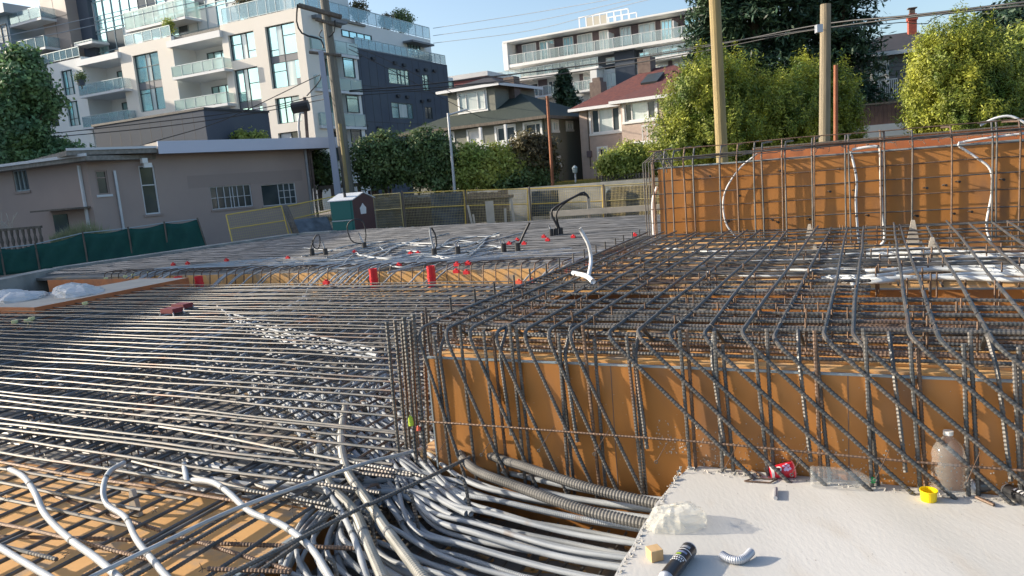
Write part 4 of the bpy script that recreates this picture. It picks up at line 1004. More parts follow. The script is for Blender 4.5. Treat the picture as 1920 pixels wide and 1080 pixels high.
rw = MB(); rw.gbox(-24, 6, 31.9, 32.15, -1.0, .98); tag(rw.build('retaining_wall', CONCG), 'long grey retaining wall behind the wire fences below the houses', 'concrete wall')
wf = thing('board_fence', gw(-16, 31.7, -.8), 'dark weathered board fence in front of the retaining wall, behind the wire panels', 'fence')
A_ = aty(700, 352, 37.5); B_ = aty(1050, 345, 34.8)
e = unit((B_-A_)*V(1, 1, 0)); n_ = V(-e[1], e[0], 0); Lw = np.linalg.norm((B_-A_)[:2])
mb = MB(); s = 0
while s < Lw:
    mb.box(V(A_[0], A_[1], 0), e, n_, ZV, s, s+.17, 0, .03, -.9, .92+RNG.uniform(-.05, .05)+ (.1 if s < 2 else 0)); s += .18
mb.build('boards', WOODG, wf)
MB().box(V(A_[0], A_[1], 0), e, n_, ZV, 0, Lw, -.05, -.002, .6, .7).build('rail', WOODG, wf)
# =================================================================== BUILDINGS
class Wall:
    def __init__(self, P, e, n=None):
        self.P = np.array(P, float)*V(1, 1, 0); self.e = unit(np.array(e)*V(1, 1, 0))
        n = V(self.e[1], -self.e[0], 0) if n is None else unit(n)
        self.n = n
    def pix(self, x, y, d=0):
        q = onp(x, y, self.P+self.n*d, self.n); return float((q-self.P) @ self.e), float(q[2])
    def pt(self, a, z, d=0): return self.P+self.e*a+self.n*d+ZV*z
    def box(self, mb, a0, a1, z0, z1, d0, d1): mb.box(self.P, self.e, self.n, ZV, min(a0, a1), max(a0, a1), min(d0, d1), max(d0, d1), min(z0, z1), max(z0, z1)); return mb
    def rect(self, tl, br):
        a0, z1 = self.pix(*tl); a1, z0 = self.pix(*br); return (min(a0, a1), max(a0, a1), min(z0, z1), max(z0, z1))
    def face(self, mb, a0, a1, z0, z1, holes=(), rev=.22, d=0.0):
        """wall sheet with real openings and their reveals"""
        A = sorted(set([a0, a1]+[min(max(h[k], a0), a1) for h in holes for k in (0, 1)])); Z = sorted(set([z0, z1]+[min(max(h[k], z0), z1) for h in holes for k in (2, 3)]))
        for i in range(len(A)-1):
            for j in range(len(Z)-1):
                ca, cz = (A[i]+A[i+1])/2, (Z[j]+Z[j+1])/2
                if any(h[0] < ca < h[1] and h[2] < cz < h[3] for h in holes): continue
                mb.add([self.pt(A[i], Z[j], d), self.pt(A[i+1], Z[j], d), self.pt(A[i+1], Z[j+1], d), self.pt(A[i], Z[j+1], d)], [(0, 1, 2, 3)])
        for h in holes:
            f, b = d, d-rev
            for (p, q) in (((h[0], h[2]), (h[1], h[2])), ((h[1], h[2]), (h[1], h[3])), ((h[1], h[3]), (h[0], h[3])), ((h[0], h[3]), (h[0], h[2]))):
                mb.add([self.pt(*p, f), self.pt(*q, f), self.pt(*q, b), self.pt(*p, b)], [(0, 1, 2, 3)])
        return mb
    def window(self, par, r, glass=None, frame=None, d=-.2, cols=(.5,), rows=(), fw=.06, spandrel=None, sill=None, sillw=.08, panes=None, trim=None):
        glass = glass or GLASS; frame = frame or FRAMED
        a0, a1, z0, z1 = r; W_ = a1-a0; H = z1-z0; fr = MB()
        self.box(fr, a0, a1, z0, z0+fw, d-.03, d+.05); self.box(fr, a0, a1, z1-fw, z1, d-.03, d+.05)
        self.box(fr, a0, a0+fw, z0+fw, z1-fw, d-.03, d+.05); self.box(fr, a1-fw, a1, z0+fw, z1-fw, d-.03, d+.05)
        for c in cols: self.box(fr, a0+W_*c-fw*.4, a0+W_*c+fw*.4, z0+fw, z1-fw, d-.02, d+.04)
        for c in rows:
            if isinstance(c, tuple): c0, x0, x1 = c
            else: c0, x0, x1 = c, 0, 1
            self.box(fr, a0+W_*x0+fw*.5, a0+W_*x1-fw*.5, z0+H*c0-fw*.4, z0+H*c0+fw*.4, d-.018, d+.035)
        w_ = fr.build('window', frame, par)
        gl = MB(); self.box(gl, a0+.01, a1-.01, z0+.01, z1-.01, d-.045, d-.02); g_ = gl.build('pane', glass, w_)
        if panes:
            for (x0, x1, y0, y1, mm) in panes:
                q = MB(); self.box(q, a0+W_*x0, a0+W_*x1, z0+H*y0, z0+H*y1, d-.018, d-.008); q.build('blind', mm, w_)
        if spandrel:
            q = MB(); self.box(q, a0+fw*.5, a1-fw*.5, z0+H*spandrel[0], z0+H*spandrel[1], d-.016, d+.02); q.build('spandrel', PANELG, w_)
        if sill:
            q = MB(); self.box(q, a0-sillw, a1+sillw, z0-.1, z0, d, .06); q.build('sill', sill, w_)
        if trim:
            q = MB(); t = .13
            self.box(q, a0-t, a1+t, z1, z1+t, 0.001, .05); self.box(q, a0-t, a0, z0, z1, 0.001, .045); self.box(q, a1, a1+t, z0, z1, 0.001, .045); self.box(q, a0-t-.03, a1+t+.03, z0-t, z0, 0.001, .07)
            q.build('trim', trim, w_)
        return w_
    def balcony(self, par, a0, a1, zf, zr, d0, d1, glass=None, slabm=None, th=.22, nposts=6, side=True, rail=None):
        b = MB(); self.box(b, a0, a1, zf-th, zf, d0, d1); bo = b.build('balcony', slabm or WHITEG, par)
        g_ = MB(); self.box(g_, a0+.03, a1-.03, zf+.05, zr-.03, d1-.05, d1-.03)
        if side:
            self.box(g_, a0+.02, a0+.04, zf+.05, zr-.03, d0, d1-.05); self.box(g_, a1-.04, a1-.02, zf+.05, zr-.03, d0, d1-.05)
        g_.build('glass_panel', glass or GLASSB, bo)
        r_ = MB(); self.box(r_, a0, a1, zr-.02, zr+.03, d1-.07, d1-.01)
        for k in range(nposts+1):
            a = a0+.03+(a1-a0-.06)*k/nposts; self.box(r_, a-.02, a+.02, zf, zr-.02, d1-.028, d1-.005)
        r_.build('handrail', rail or FRAMEG, bo); return bo
    def glassrail(self, par, a0, a1, z0, z1, d, n=8, m=None, rail=None, name='terrace_rail'):
        r_ = MB(); self.box(r_, a0, a1, z1-.03, z1+.03, d-.03, d+.03); self.box(r_, a0, a1, z0+.08, z0+.12, d-.02, d+.02)
        for k in range(n+1):
            a = a0+(a1-a0)*k/n; self.box(r_, a-.025, a+.025, z0, z1-.03, d-.02, d+.02)
        o = r_.build(name, rail or FRAMEG, par); g_ = MB(); self.box(g_, a0, a1, z0+.12, z1-.03, d-.012, d+.0); g_.build('glass_panel', m or GLASSB2, o); return o

# ------------------------------------------------------------------ pale apartment block (left)
c = aty(578, 140, 62)
A0 = Wall(c, UV, -WV); S0 = Wall(c, WV, UV)
ap = thing('apartment_building', V(c[0], c[1], 0), 'large pale terraced apartment block with glass balconies and a dark panelled right flank', 'building')
def AR(x0, y0, x1, y1): return A0.rect((x0, y0), (x1, y1))
TOPZ = 16.2
xa = lambda x, y: A0.pix(x, y)[0]
l1a = xa(412, 47); r1a = xa(320, 68); l2a = xa(222, 90); r2a = xa(150, 102); l3a = xa(60, 120)
# section one
H1 = [AR(427, 67, 481, 106), AR(437, 132, 497, 238), AR(496, 51, 565, 158), AR(515, 185, 566, 227), AR(521, 250, 567, 275), (AR(452, 252, 500, 275))]
mb = MB(); A0.face(mb, l1a, 0, 0, TOPZ, H1, .3); mb.build('wall', BEIGE, ap)
sp = [(.5,), (.36,)]
A0.window(ap, H1[0], cols=(.42, .62), rows=((.62, 0, .42), (.3, .62, 1)), panes=[(.42, .62, 0, 1, GLASSC)], d=-.26)
A0.window(ap, H1[1], cols=(.33, .5), rows=(.36, .47, (.75, .5, 1), (.62, 0, .33)), spandrel=(.36, .46), panes=[(.33, .5, .47, 1, GLASSC), (.5, .8, .0, .36, WHITEG)], d=-.26)
A0.window(ap, H1[2], cols=(.5,), rows=(.41, .52, (.82, .5, 1), (.62, 0, .3), (.27, 0, .5)), spandrel=(.41, .515), panes=[(.3, .5, .52, 1, GLASSC), (.5, .8, 0, .41, GLASSC), (.8, 1, 0, .12, PANELG)], d=-.26)
A0.window(ap, H1[3], cols=(.32, .6), rows=((.7, 0, .6),), panes=[(.6, 1, 0, 1, GLASSC)], d=-.26)
A0.window(ap, H1[4], cols=(.5,), glass=GLASSD, panes=[(0, .5, .4, 1, WHITEG)], d=-.26)
A0.window(ap, H1[5], cols=(.5,), glass=GLASSD, d=-.26)
# section two (pier with the tall window)
H2 = [AR(248, 105, 311, 203), AR(266, 222, 315, 232)]
mb = MB(); A0.face(mb, l2a, r1a, 0, TOPZ, H2, .3); mb.build('wall', BEIGE, ap)
A0.window(ap, H2[0], cols=(.42, .6), rows=(.39, .52, (.78, 0, 1), (.32, 0, .42)), spandrel=(.39, .51), panes=[(.42, .6, 0, 1, GLASSC)], d=-.26)
A0.window(ap, H2[1], cols=(.4,), glass=GLASSC, d=-.26)
# section three, left, paler and cooler
H3 = [AR(113, 134, 142, 176), AR(123, 192, 152, 234), AR(80, 140, 101, 168), AR(90, 200, 112, 236), (AR(58, 150, 72, 170))]
mb = MB(); A0.face(mb, l3a-14, r2a, 0, TOPZ-.1, H3, .25); mb.build('wall', PALEW, ap)
for k, h in enumerate(H3): A0.window(ap, h, cols=(.35, .72) if k < 2 else (.5,), rows=(.3,) if k < 2 else (), glass=GLASS if k < 2 else GLASSD, panes=[(.35, .72, .0, 1, GLASSC)] if k < 2 else None, d=-.2)
# recesses with balconies: back wall 2.4 m behind, glazing, returns, soffit slab at the top
def recess(a0, a1, ztop, nm, wx=(.25, .95)):
    b = MB(); A0.box(b, a0, a1, 0, ztop-.3, -2.7, -2.5)
    A0.box(b, a0, a0+.02, 0, TOPZ, -2.5, -.01); A0.box(b, a1-.02, a1, 0, TOPZ, -2.5, -.01); b.build('recess_wall', PALEW, ap)
    b = MB(); A0.box(b, a0-.3, a1+.2, ztop-.55, ztop, -2.6, .35); b.build('roof_slab', WHITEG, ap)
    for zf in (12.35, 9.35, 6.4, 3.4):
        if zf > ztop-2: continue
        r = (a0+(a1-a0)*wx[0], a0+(a1-a0)*wx[1], zf+.05, zf+2.4)
        A0.window(ap, r, d=-2.42, cols=(.2, .42, .66, .82), rows=(.72,), glass=GLASS, panes=[(.42, .66, 0, .7, GLASSC), (.66, .8, 0, .7, GLASSD)])
recess(r1a, l1a, AR(327, 78, 412, 58)[3], 'a'); recess(r2a, l2a, AR(160, 112, 222, 103)[3], 'b', (.3, .98))
for (x0, yr, x1, yb, gl) in [(320, 126, 421, 133, GLASSB), (326, 189, 427, 198, GLASSB), (386, 242, 436, 262, GLASSB), (146, 161, 232, 170, GLASSB2), (153, 220, 242, 232, GLASSB2)]:
    a0, zr = A0.pix(x0, yr, .9); a1, zb = A0.pix(x1, yb, .9)
    A0.balcony(ap, a0, a1, zb+.25, zr, -2.4, .9, glass=gl, nposts=5)
# terrace rails
for (x0, y0, x1, y1, n) in [(412, 14, 566, -22, 9), (233, 82, 317, 58, 5), (55, 119, 146, 98, 8)]:
    a0, z1 = A0.pix(x0, y0); a1, _ = A0.pix(x1, y1); A0.glassrail(ap, a0, a1, TOPZ, TOPZ+(1.3 if x0 == 412 else .95), -.1, n, m=GLASSB2)
# setback glass tower
A1 = Wall(c-WV*-3.2, UV, -WV)
t0 = A1.pix(132, 40)[0]; t1 = A1.pix(548, 20)[0]
b = MB(); A1.box(b, t0, t1, 14, 27, -8, -.25); b.build('tower_core', PALEW, ap)
gl = MB(); A1.box(gl, t0, t1, 15.9, 27, -.2, -.1); gl.build('curtain_glass', GLASS, ap)
mu = MB(); L = t1-t0; n = int(L/1.25)
for k in range(n+1): A1.box(mu, t0+L*k/n-.035, t0+L*k/n+.035, 15.9, 27, -.099, .0)
for z in (16.2, 17.1, 18.9, 19.2, 20.1, 21.9, 22.2, 23.1, 25): A1.box(mu, t0, t1, z-.035, z+.035, -.095, -.012)
mu.build('mullions', FRAMEG, ap)
rg = np.random.default_rng(4)
for k in range(n):
    for z in (16.25, 19.25, 22.25):
        q = rg.random()
        if q < .5: A1.box(MB(), t0+L*k/n+.04, t0+L*(k+1)/n-.04, z+.0, z+2.6, -.098, -.06).build('opaque_panel' if q < .3 else 'dark_panel', PALEW if q < .3 else GLASSD, ap)
for (x0, yr, x1, yb) in [(230, 25, 346, 28), (135, 60, 172, 74)]:
    a0, zr = A1.pix(x0, yr, 1.8); a1, zb = A1.pix(x1, yb, 1.8)
    A1.balcony(ap, a0, a1, zb-.1, max(zr, zb+1.0) if x0 > 200 else zb+.05, -.1, 1.8, nposts=6)
for (x0, yr, x1, yb) in [(232, 78, 320, 60)]: pass
# brown panelled tower left of the glass
A2 = Wall(c+WV*1.6, UV, -WV)
a0 = A2.pix(80, 40)[0]; a1 = A2.pix(131, 60)[0]
b = MB(); A2.box(b, a0, a1, 0, 30, -9, 0); b.build('brown_tower', mat('brown_panel', (.30, .255, .235), .55, 0, (.33, .28, .26), .5), ap)
jn = MB()
for z in (14.2, 17.5, 20.8, 24): A2.box(jn, a0, a1, z-.03, z+.03, .001, .012)
A2.box(jn, (a0+a1)/2-.02, (a0+a1)/2+.02, 10, 30, .001, .011); jn.build('panel_joint', NAVYD, ap)
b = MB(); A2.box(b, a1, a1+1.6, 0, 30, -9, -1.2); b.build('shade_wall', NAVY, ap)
for (x0, yr, x1, yb) in [(20, 27, 84, 33), (40, 78, 92, 88)]:
    a0, zr = A2.pix(x0, yr, 1.2); a1, zb = A2.pix(x1, yb, 1.2); bo = A2.balcony(ap, a0, a1, zb, zb+1.05, -.2, 1.6, nposts=3, glass=GLASSB2)
# flank
def SR(x0, y0, x1, y1): return S0.rect((x0, y0), (x1, y1))
sb0 = S0.pix(607, 120)[0]; sd0 = S0.pix(668, 89)[0]; sd1 = S0.pix(838, 122)[0]
b = MB(); S0.box(b, .34, sb0, 0, TOPZ, -9, -.0); S0.box(b, .002, .338, 0, TOPZ, -.4, -.0); b.build('flank_wall', BEIGE, ap)
b = MB(); S0.box(b, sb0+.002, sd0+.0, 0, TOPZ-3.1, -8, -1.5); b.build('recess_wall', PALEW, ap)
S0.window(ap, (sb0+.4, sd0-.3, 10.2, 12.8), d=-1.42, cols=(.4,), glass=GLASS); S0.window(ap, (sb0+.4, sd0-.3, 7.2, 9.7), d=-1.42, cols=(.4,), glass=GLASS); S0.window(ap, (sb0+.4, sd0-.3, 4.1, 6.6), d=-1.42, cols=(.4,), glass=GLASSD)
a0 = S0.pix(572, 140)[0]
for zf in (9.9, 6.9, 13.0):
    S0.balcony(ap, .6, sd0-.1, zf, zf+1.05, -1.4, .25, nposts=4)
zt = 13.8
HS = [SR(727, 126, 769, 161), SR(791, 139, 806, 171), SR(733, 191, 776, 224), SR(796, 200, 812, 224)]
b = MB(); S0.face(b, sd0, sd1, 0, zt, HS, .12); S0.box(b, sd0, sd1, 0, zt-.01, -9, -.13); b.build('dark_flank', NAVY, ap)
S0.window(ap, HS[0], d=-.06, cols=(.45, .6, .8), rows=(.62,)); S0.window(ap, HS[1], d=-.06, cols=(.4,), rows=(.6,)); S0.window(ap, HS[2], d=-.06, cols=(.35, .75), rows=((.7, 0, .35),), panes=[(.35, .75, .1, .9, GLASSC)]); S0.window(ap, HS[3], d=-.06, cols=(.5,), glass=GLASSD)
jn = MB()
for z in (zt-.15, 10.6, 7.4, 4.3): S0.box(jn, sd0, sd1, z-.025, z+.025, .001, .012)
for k in range(13):
    a = sd0+(sd1-sd0)*(k+.3)/13
    for (z0, z1) in ((10.6, zt-.2), (7.4, 10.6), (2, 7.4)):
        if not any(h[0]-.1 < a < h[1]+.1 and h[2] < z1 and h[3] > z0 for h in HS): S0.box(jn, a-.02, a+.02, z0, z1, .001, .011)
jn.build('panel_joint', NAVYD, ap)
for (x, y) in [(672, 104), (698, 110), (739, 118), (756, 122), (782, 132), (797, 131), (813, 133), (745, 180), (762, 182), (790, 190), (803, 188), (684, 236), (709, 240)]:
    a, z = S0.pix(x, y); v_ = MB(); S0.box(v_, a-.25, a+.25, z-.12, z+.12, .0, .22); v_.build('vent_hood', NAVYD, ap)
for (x0, y0, x1, y1, g_) in [(641, 103, 667, 147, GLASS), (648, 178, 675, 212, GLASS), (656, 238, 681, 280, GLASSD)]:
    r = SR(x0, y0, x1, y1); S0.window(ap, (r[0], r[1]-.05, r[2], r[3]), d=.02, cols=(), rows=(.82,), glass=g_, frame=FRAMED)
b = MB(); S0.box(b, S0.pix(641, 103)[0], sd0-.03, 0, 13.7, -1.2, -.03); b.build('corner_bay', PALEW, ap)
ws0 = S0.pix(625, 32)[0]; ws1 = S0.pix(815, 80)[0]
b = MB(); S0.box(b, ws0-3, ws1, zt, TOPZ, -9, -.5); b.build('upper_storey', PALEW, ap)
for (x0, y0, x1, y1) in [(648, 56, 705, 78), (772, 90, 796, 104)]:
    r = SR(x0, y0, x1, y1); S0.window(ap, (r[0], r[1], max(r[2], zt+.1), min(max(r[3], zt+1.5), TOPZ-.3)), d=-.46, cols=(.25, .5, .75), glass=GLASS)
a, z = S0.pix(784, 84); b = MB(); S0.box(b, a-2, a+2, z, z+.18, -.5, .7); b.build('canopy', PANELG, ap)
a, z = S0.pix(620, 40); b = MB(); S0.box(b, a-2.4, a+1.6, z-.1, z+.15, -.5, .5); b.build('canopy', PANELG, ap)
S0.glassrail(ap, 0.2, ws1-.1, TOPZ, TOPZ+1.2, -.45, 15)
S0.glassrail(ap, sd0, sd1-.1, zt, zt+.95, -.1, 15)
b = MB(); S0.box(b, sd1, sd1+1.6, 0, zt-1.2, -6, -.3); b.build('end_bay', PALEW, ap)
S0.window(ap, (sd1+.1, sd1+1.5, 9.6, 12.2), d=-.27, cols=(), rows=(.7,)); S0.window(ap, (sd1+.1, sd1+1.5, 5.6, 8.8), d=-.27, cols=(), rows=(.7,))
b = MB(); A0.box(b, r1a-8, -.3, TOPZ-.25, TOPZ-.05, -9, -.35); b.build('roof_deck', ROOFT, ap)
# ------------------------------------------------------------------ far blue block at the extreme left
q = aty(30, 50, 78); Lf = Wall(q, UV, -WV); lf = thing('apartment_building', V(q[0], q[1], 0), 'far bluish block with a heavy cornice at the top left corner', 'building')
z = Lf.pix(31, 10)[1]
b = MB(); Lf.box(b, -9, -1.2, 0, z-.6, -8, 0); b.build('wall', mat('blue_grey_wall', (.22, .30, .36), .6), lf)
b = MB(); Lf.box(b, -9, -.2, z-.6, z+.3, -8, .8); b.build('cornice', mat('blue_cornice', (.30, .38, .44), .6), lf)
Lf.window(lf, (-3.4, -1.5, z-4.4, z-1.4), d=.02, cols=(.5,)); Lf.window(lf, (-6.2, -3.9, z-4.4, z-1.4), d=.02, cols=(.5,)); Lf.window(lf, (-3.4, -1.5, z-8.4, z-5.6), d=.02, cols=(.5,))
# ------------------------------------------------------------------ charcoal annex behind the tan building
q = aty(205, 245, 46); An = Wall(q, UV, -WV); an = thing('annex_building', V(q[0], q[1], 0), 'low charcoal panelled annex below the apartment balconies behind the tan building', 'building')
a1, z1 = An.pix(385, 232); zt_ = An.pix(205, 233)[1]
b = MB(); An.box(b, -1.4, a1, 0, zt_, -5, 0); b.build('wall', NAVY, an)
b = MB()
for k in range(9): An.box(b, a1*k/9, a1*k/9+.03, 1, zt_-.1, .001, .005)
An.box(b, -1.5, a1+.1, zt_, zt_+.12, -5, .06); b.build('panel_joint', NAVYD, an)

# ------------------------------------------------------------------ far white balcony block (right of centre)
l = aty(947, 79, 95); B0 = Wall(l, unit((atz(1333, 9.6, l[2])-l)))
zr = float(l[2]); bb_ = thing('apartment_building', V(l[0], l[1], 0), 'far white-banded apartment block with long glass balconies and a roof terrace', 'building')
def bx_(x, z):         # a-coordinate on B0 of photo column x at height z
    lo, hi = -20, 60
    for _ in range(40):
        m_ = (lo+hi)/2; p = B0.pt(m_, z)-CAM; xx = 960+FPX*(p @ _r)/(p @ _f)
        if xx < x: lo = m_
        else: hi = m_
    return lo
aR = bx_(1420, zr)
z1f = B0.pix(957, 119)[1]-.2; z2f = B0.pix(932, 152)[1]-.1; z3f = B0.pix(1000, 183)[1]
b = MB(); B0.box(b, .6, aR, z1f, zr-.3, -9, -1.8); b.build('upper_wall', MAUVE, bb_)
b = MB(); B0.box(b, 1.0, aR, z2f, z1f-.3, -9, -1.6); b.build('dark_wall', NAVY, bb_)
b = MB(); B0.box(b, -.5, aR, 0, z2f-.3, -9, -1.2); b.build('lower_wall', PALEW, bb_)
b = MB(); B0.box(b, -.1, aR, zr-.18, zr+.02, -9, .5); b.build('roof_slab', WHITE, bb_)
b = MB(); B0.box(b, -.2, .45, z1f-.6, zr-.19, -9, .45); b.build('end_fin', WHITE, bb_)
def C(x, z): return bx_(930+x/4.683, z)
for (x0, x1) in [(175, 300), (330, 460), (540, 630), (665, 800), (860, 945), (1045, 1145), (1210, 1360), (1410, 1510), (1620, 1780), (1815, 1890)]:
    B0.window(bb_, (C(x0, zr-1.5), C(x1, zr-1.5), z1f+.05, zr-.35), d=-1.75, cols=(.33, .66), rows=(), glass=GLASSC if x0 % 3 else GLASS, frame=WHITE, fw=.09)
for (x0, x1) in [(170, 300), (365, 445), (560, 640), (690, 830), (920, 1010), (1060, 1160), (1215, 1305), (1415, 1560), (1700, 1760)]:
    B0.window(bb_, (C(x0, z2f+1.5), C(x1, z2f+1.5), z2f+.3, z1f-.7), d=-1.55, cols=(.5,), glass=GLASS if x0 % 2 else GLASSC, frame=WHITE, fw=.08)
for (x0, x1) in [(210, 335), (425, 505), (735, 860), (935, 1028), (1215, 1262), (1345, 1485), (1530, 1640)]:
    B0.window(bb_, (C(x0, z3f+1.3), C(x1, z3f+1.3), z3f+.2, z2f-.7), d=-1.15, cols=(.5,), glass=GLASSD if x0 < 520 else GLASSC, frame=WHITE, fw=.09)
for (x0, x1) in [(340, 418), (705, 735), (1490, 1525), (1650, 1740)]: B0.box(MB(), C(x0, z3f+1), C(x1, z3f+1), z3f, z2f-.4, -1.19, -1.1).build('mauve_panel', MAUVE, bb_)
b = MB(); B0.box(b, C(1035, z3f+1), C(1208, z3f+1), 0, z2f+2.0, -1.5, -.6); b.build('dark_bay', NAVY, bb_)
B0.balcony(bb_, .45, aR, z1f, z1f+1.1, -1.8, .4, glass=GLASSF, slabm=WHITE, th=.35, nposts=26, rail=WHITE, side=False)
B0.balcony(bb_, -1.6, C(915, z2f), z2f, z2f+1.0, -1.6, .6, glass=GLASSF, slabm=WHITE, th=.35, nposts=14, side=False)
B0.balcony(bb_, C(1310, z2f), aR, z2f, z2f+1.0, -1.6, .6, glass=GLASSF, slabm=WHITE, th=.35, nposts=8, side=False)
B0.balcony(bb_, C(180, z3f), C(520, z3f), z3f, z3f+1.05, -1.1, 1.2, glass=GLASSF, slabm=WHITE, nposts=5, rail=WHITE)
B0.balcony(bb_, C(708, z3f), C(868, z3f), z3f, z3f+1.05, -1.1, .8, glass=GLASSF, slabm=WHITE, nposts=4, rail=WHITE)
b = MB(); B0.box(b, C(858, z3f+1), C(915, z3f+1), z3f+.2, z2f-.2, -1.1, 1.0); B0.box(b, C(868, z3f)-.06, C(868, z3f)+.1, z3f-3.5, z3f, -1, .8); b.build('divider', WHITE, bb_)
b = MB(); 
for x in (455, 990, 1560): B0.box(b, C(x, zr-1.5)-.06, C(x, zr-1.5)+.06, z1f, z1f+1.9, -1.7, .2)
b.build('privacy_screen', WHITE, bb_)
ta = C(650, zr); tb = C(1090, zr)
tr = MB()
for k in range(8):
    a = ta+(tb-ta)*k/7; B0.box(tr, a-.06, a+.06, zr+.02, zr+1.9, -3.1, -3.0); B0.box(tr, a-.06, a+.06, zr+.02, zr+1.9, -6.1, -6.0)
B0.box(tr, ta, tb, zr+1.8, zr+1.92, -3.12, -2.98); B0.box(tr, ta, tb, zr+1.8, zr+1.92, -6.12, -5.98); tr.build('terrace_frame', WHITE, bb_)
tr = MB()
for k in (1, 2, 3):
    a = ta+(tb-ta)*k/7; B0.box(tr, a+.1, a+(tb-ta)/7-.1, zr+.1, zr+1.7, -3.08, -3.02)
tr.build('terrace_screen', mat('tan_screen', (.45, .42, .35), .8), bb_)
# ------------------------------------------------------------------ red brick block between
q = aty(846, 150, 88); Rb = Wall(q, UV, -WV); rb_ = thing('brick_building', V(q[0], q[1], 0), 'distant low dark red building seen between the charcoal flank and the sage house', 'building')
z1 = Rb.pix(860, 150)[1]; a1 = 4.6
b = MB(); Rb.box(b, -1, a1, 0, z1, -8, 0); b.build('wall', mat('plum_brick', (.22, .085, .09), .85), rb_)
b = MB(); Rb.box(b, -1.3, a1+.3, z1, z1+.5, -8, .3); b.build('cornice', WHITEG, rb_)
for k in range(3): Rb.window(rb_, (.3+k*1.4, 1.0+k*1.4, z1-2.2, z1-.8), d=.02, cols=(.5,), frame=WHITE, glass=GLASSC)

# ------------------------------------------------------------------ houses
def hip_roof(W_, par, a0, a1, d0, d1, ze, zr_, m, over=.45, ridge=None, fascia=WHITEG, name='roof'):
    """d0 = front (towards camera), d1 = back; ridge=(a_start,a_end)"""
    a0 -= over; a1 += over; d0 += over; d1 -= over
    if ridge is None: h = (d0-d1)/2; ridge = (min(a0+h, (a0+a1)/2), max(a1-h, (a0+a1)/2))
    dm = (d0+d1)/2
    P = [W_.pt(a0, ze, d0), W_.pt(a1, ze, d0), W_.pt(a1, ze, d1), W_.pt(a0, ze, d1), W_.pt(ridge[0], zr_, dm), W_.pt(ridge[1], zr_, dm)]
    mb = MB(); mb.add(P, [(0, 1, 5, 4), (1, 2, 5), (2, 3, 4, 5), (3, 0, 4), (3, 2, 1, 0)]); r = mb.build(name, m, par)
    f = MB(); W_.box(f, a0, a1, ze-.16, ze+.02, d0-.04, d0+.03); W_.box(f, a0-.03, a0+.03, ze-.16, ze+.02, d1, d0-.05); W_.box(f, a1-.03, a1+.03, ze-.16, ze+.02, d1, d0-.05)
    f.build('gutter', fascia, r)
    return r
# sage house
l = aty(765, 252, 52); lr = atz(926, 229, aty(759.4, 250, 52)[2]); e = unit((lr-l)*V(1, 1, 0))
SG = Wall(l, e); sg_ = thing('house', V(l[0], l[1], .85), 'sage green house with a dark hip roof and a dormer, behind the bushes', 'house')
aE = SG.pix(1020, 250)[0]; ze = 5.0; dep = -8.5
def R(Wx, x0, y0, x1, y1): return Wx.rect((x0, y0), (x1, y1))
HW = [R(SG, 783, 249, 812, 268), R(SG, 835, 243, 850, 264), R(SG, 877, 236, 904, 274), R(SG, 930, 235, 966, 262), R(SG, 983, 224, 1014, 250), R(SG, 851, 312, 867, 350)]
HW = [(h[0], h[1], h[2], min(h[3], ze-.35)) for h in HW]
b = MB(); SG.face(b, 0, aE, .8, ze, HW, .15); SG.box(b, 0, aE, .8, ze-.01, dep, -.16); b.build('wall', GREENW, sg_)
for k, h in enumerate(HW): SG.window(sg_, h, d=-.1, cols=(.5,) if k in (0, 1, 3) else ((.66,) if k == 4 else ()), rows=(.5,) if k == 1 else (), glass=(GLASSC, GLASSD, WHITEG, GLASSD, GLASSD, GLASSC)[k], frame=WHITE, trim=WHITE)
sr = hip_roof(SG, sg_, 0, aE, 0, dep, ze, SG.pix(966, 176, -4.3)[1], ROOFG, .5, ridge=(SG.pix(950, 180, -4.3)[0], SG.pix(975, 176, -4.3)[0]), fascia=WOODG)
SGs = Wall(SG.pt(aE, 0, 0), -SG.n, SG.e)
for (x0, y0, x1, y1) in [(1035, 228, 1046, 245), (1062, 230, 1073, 243), (1042, 296, 1050, 310)]:
    r = SGs.rect((x0, y0), (x1, y1)); SGs.window(sg_, r, d=.03, cols=(.5,), frame=WHITE, glass=GLASSC, trim=WHITE)
# dormer
a0, z0 = SG.pix(843, 217, -1.6); a1, _ = SG.pix(930, 206, -1.6); zt = SG.pix(880, 165, -1.6)[1]
b = MB(); SG.box(b, a0, a1, z0-1.0, zt, -7, -1.6); b.build('dormer_wall', GREENW, sg_)
D1 = Wall(SG.pt(0, 0, -1.6), SG.e, SG.n)
D1.window(sg_, D1.rect((860, 176), (912, 204)), d=.05, cols=(.28, .72), frame=WHITE, glass=GLASSC, trim=WHITE)
hip_roof(D1, sg_, a0-.2, a1+.2, 0, -5, zt, zt+.9, ROOFK, .45, fascia=WHITEG, name='dormer_roof')
b = MB(); a, z = SG.pix(958, 190, -3.5); SG.box(b, a-.4, a+.4, z-1.5, z+1.6, -4.2, -3.4); b.build('chimney', BRICKD, sg_)
b = MB(); a, z = SG.pix(948, 270); SG.box(b, a-1.0, a+1.0, .8, z+.1, .0, 1.5); SG.box(b, a-1.0, a-.85, z, ze-.3, 1.3, 1.45); SG.box(b, a+.85, a+1.0, z, ze-.3, 1.3, 1.45); b.build('porch', WHITEG, sg_)
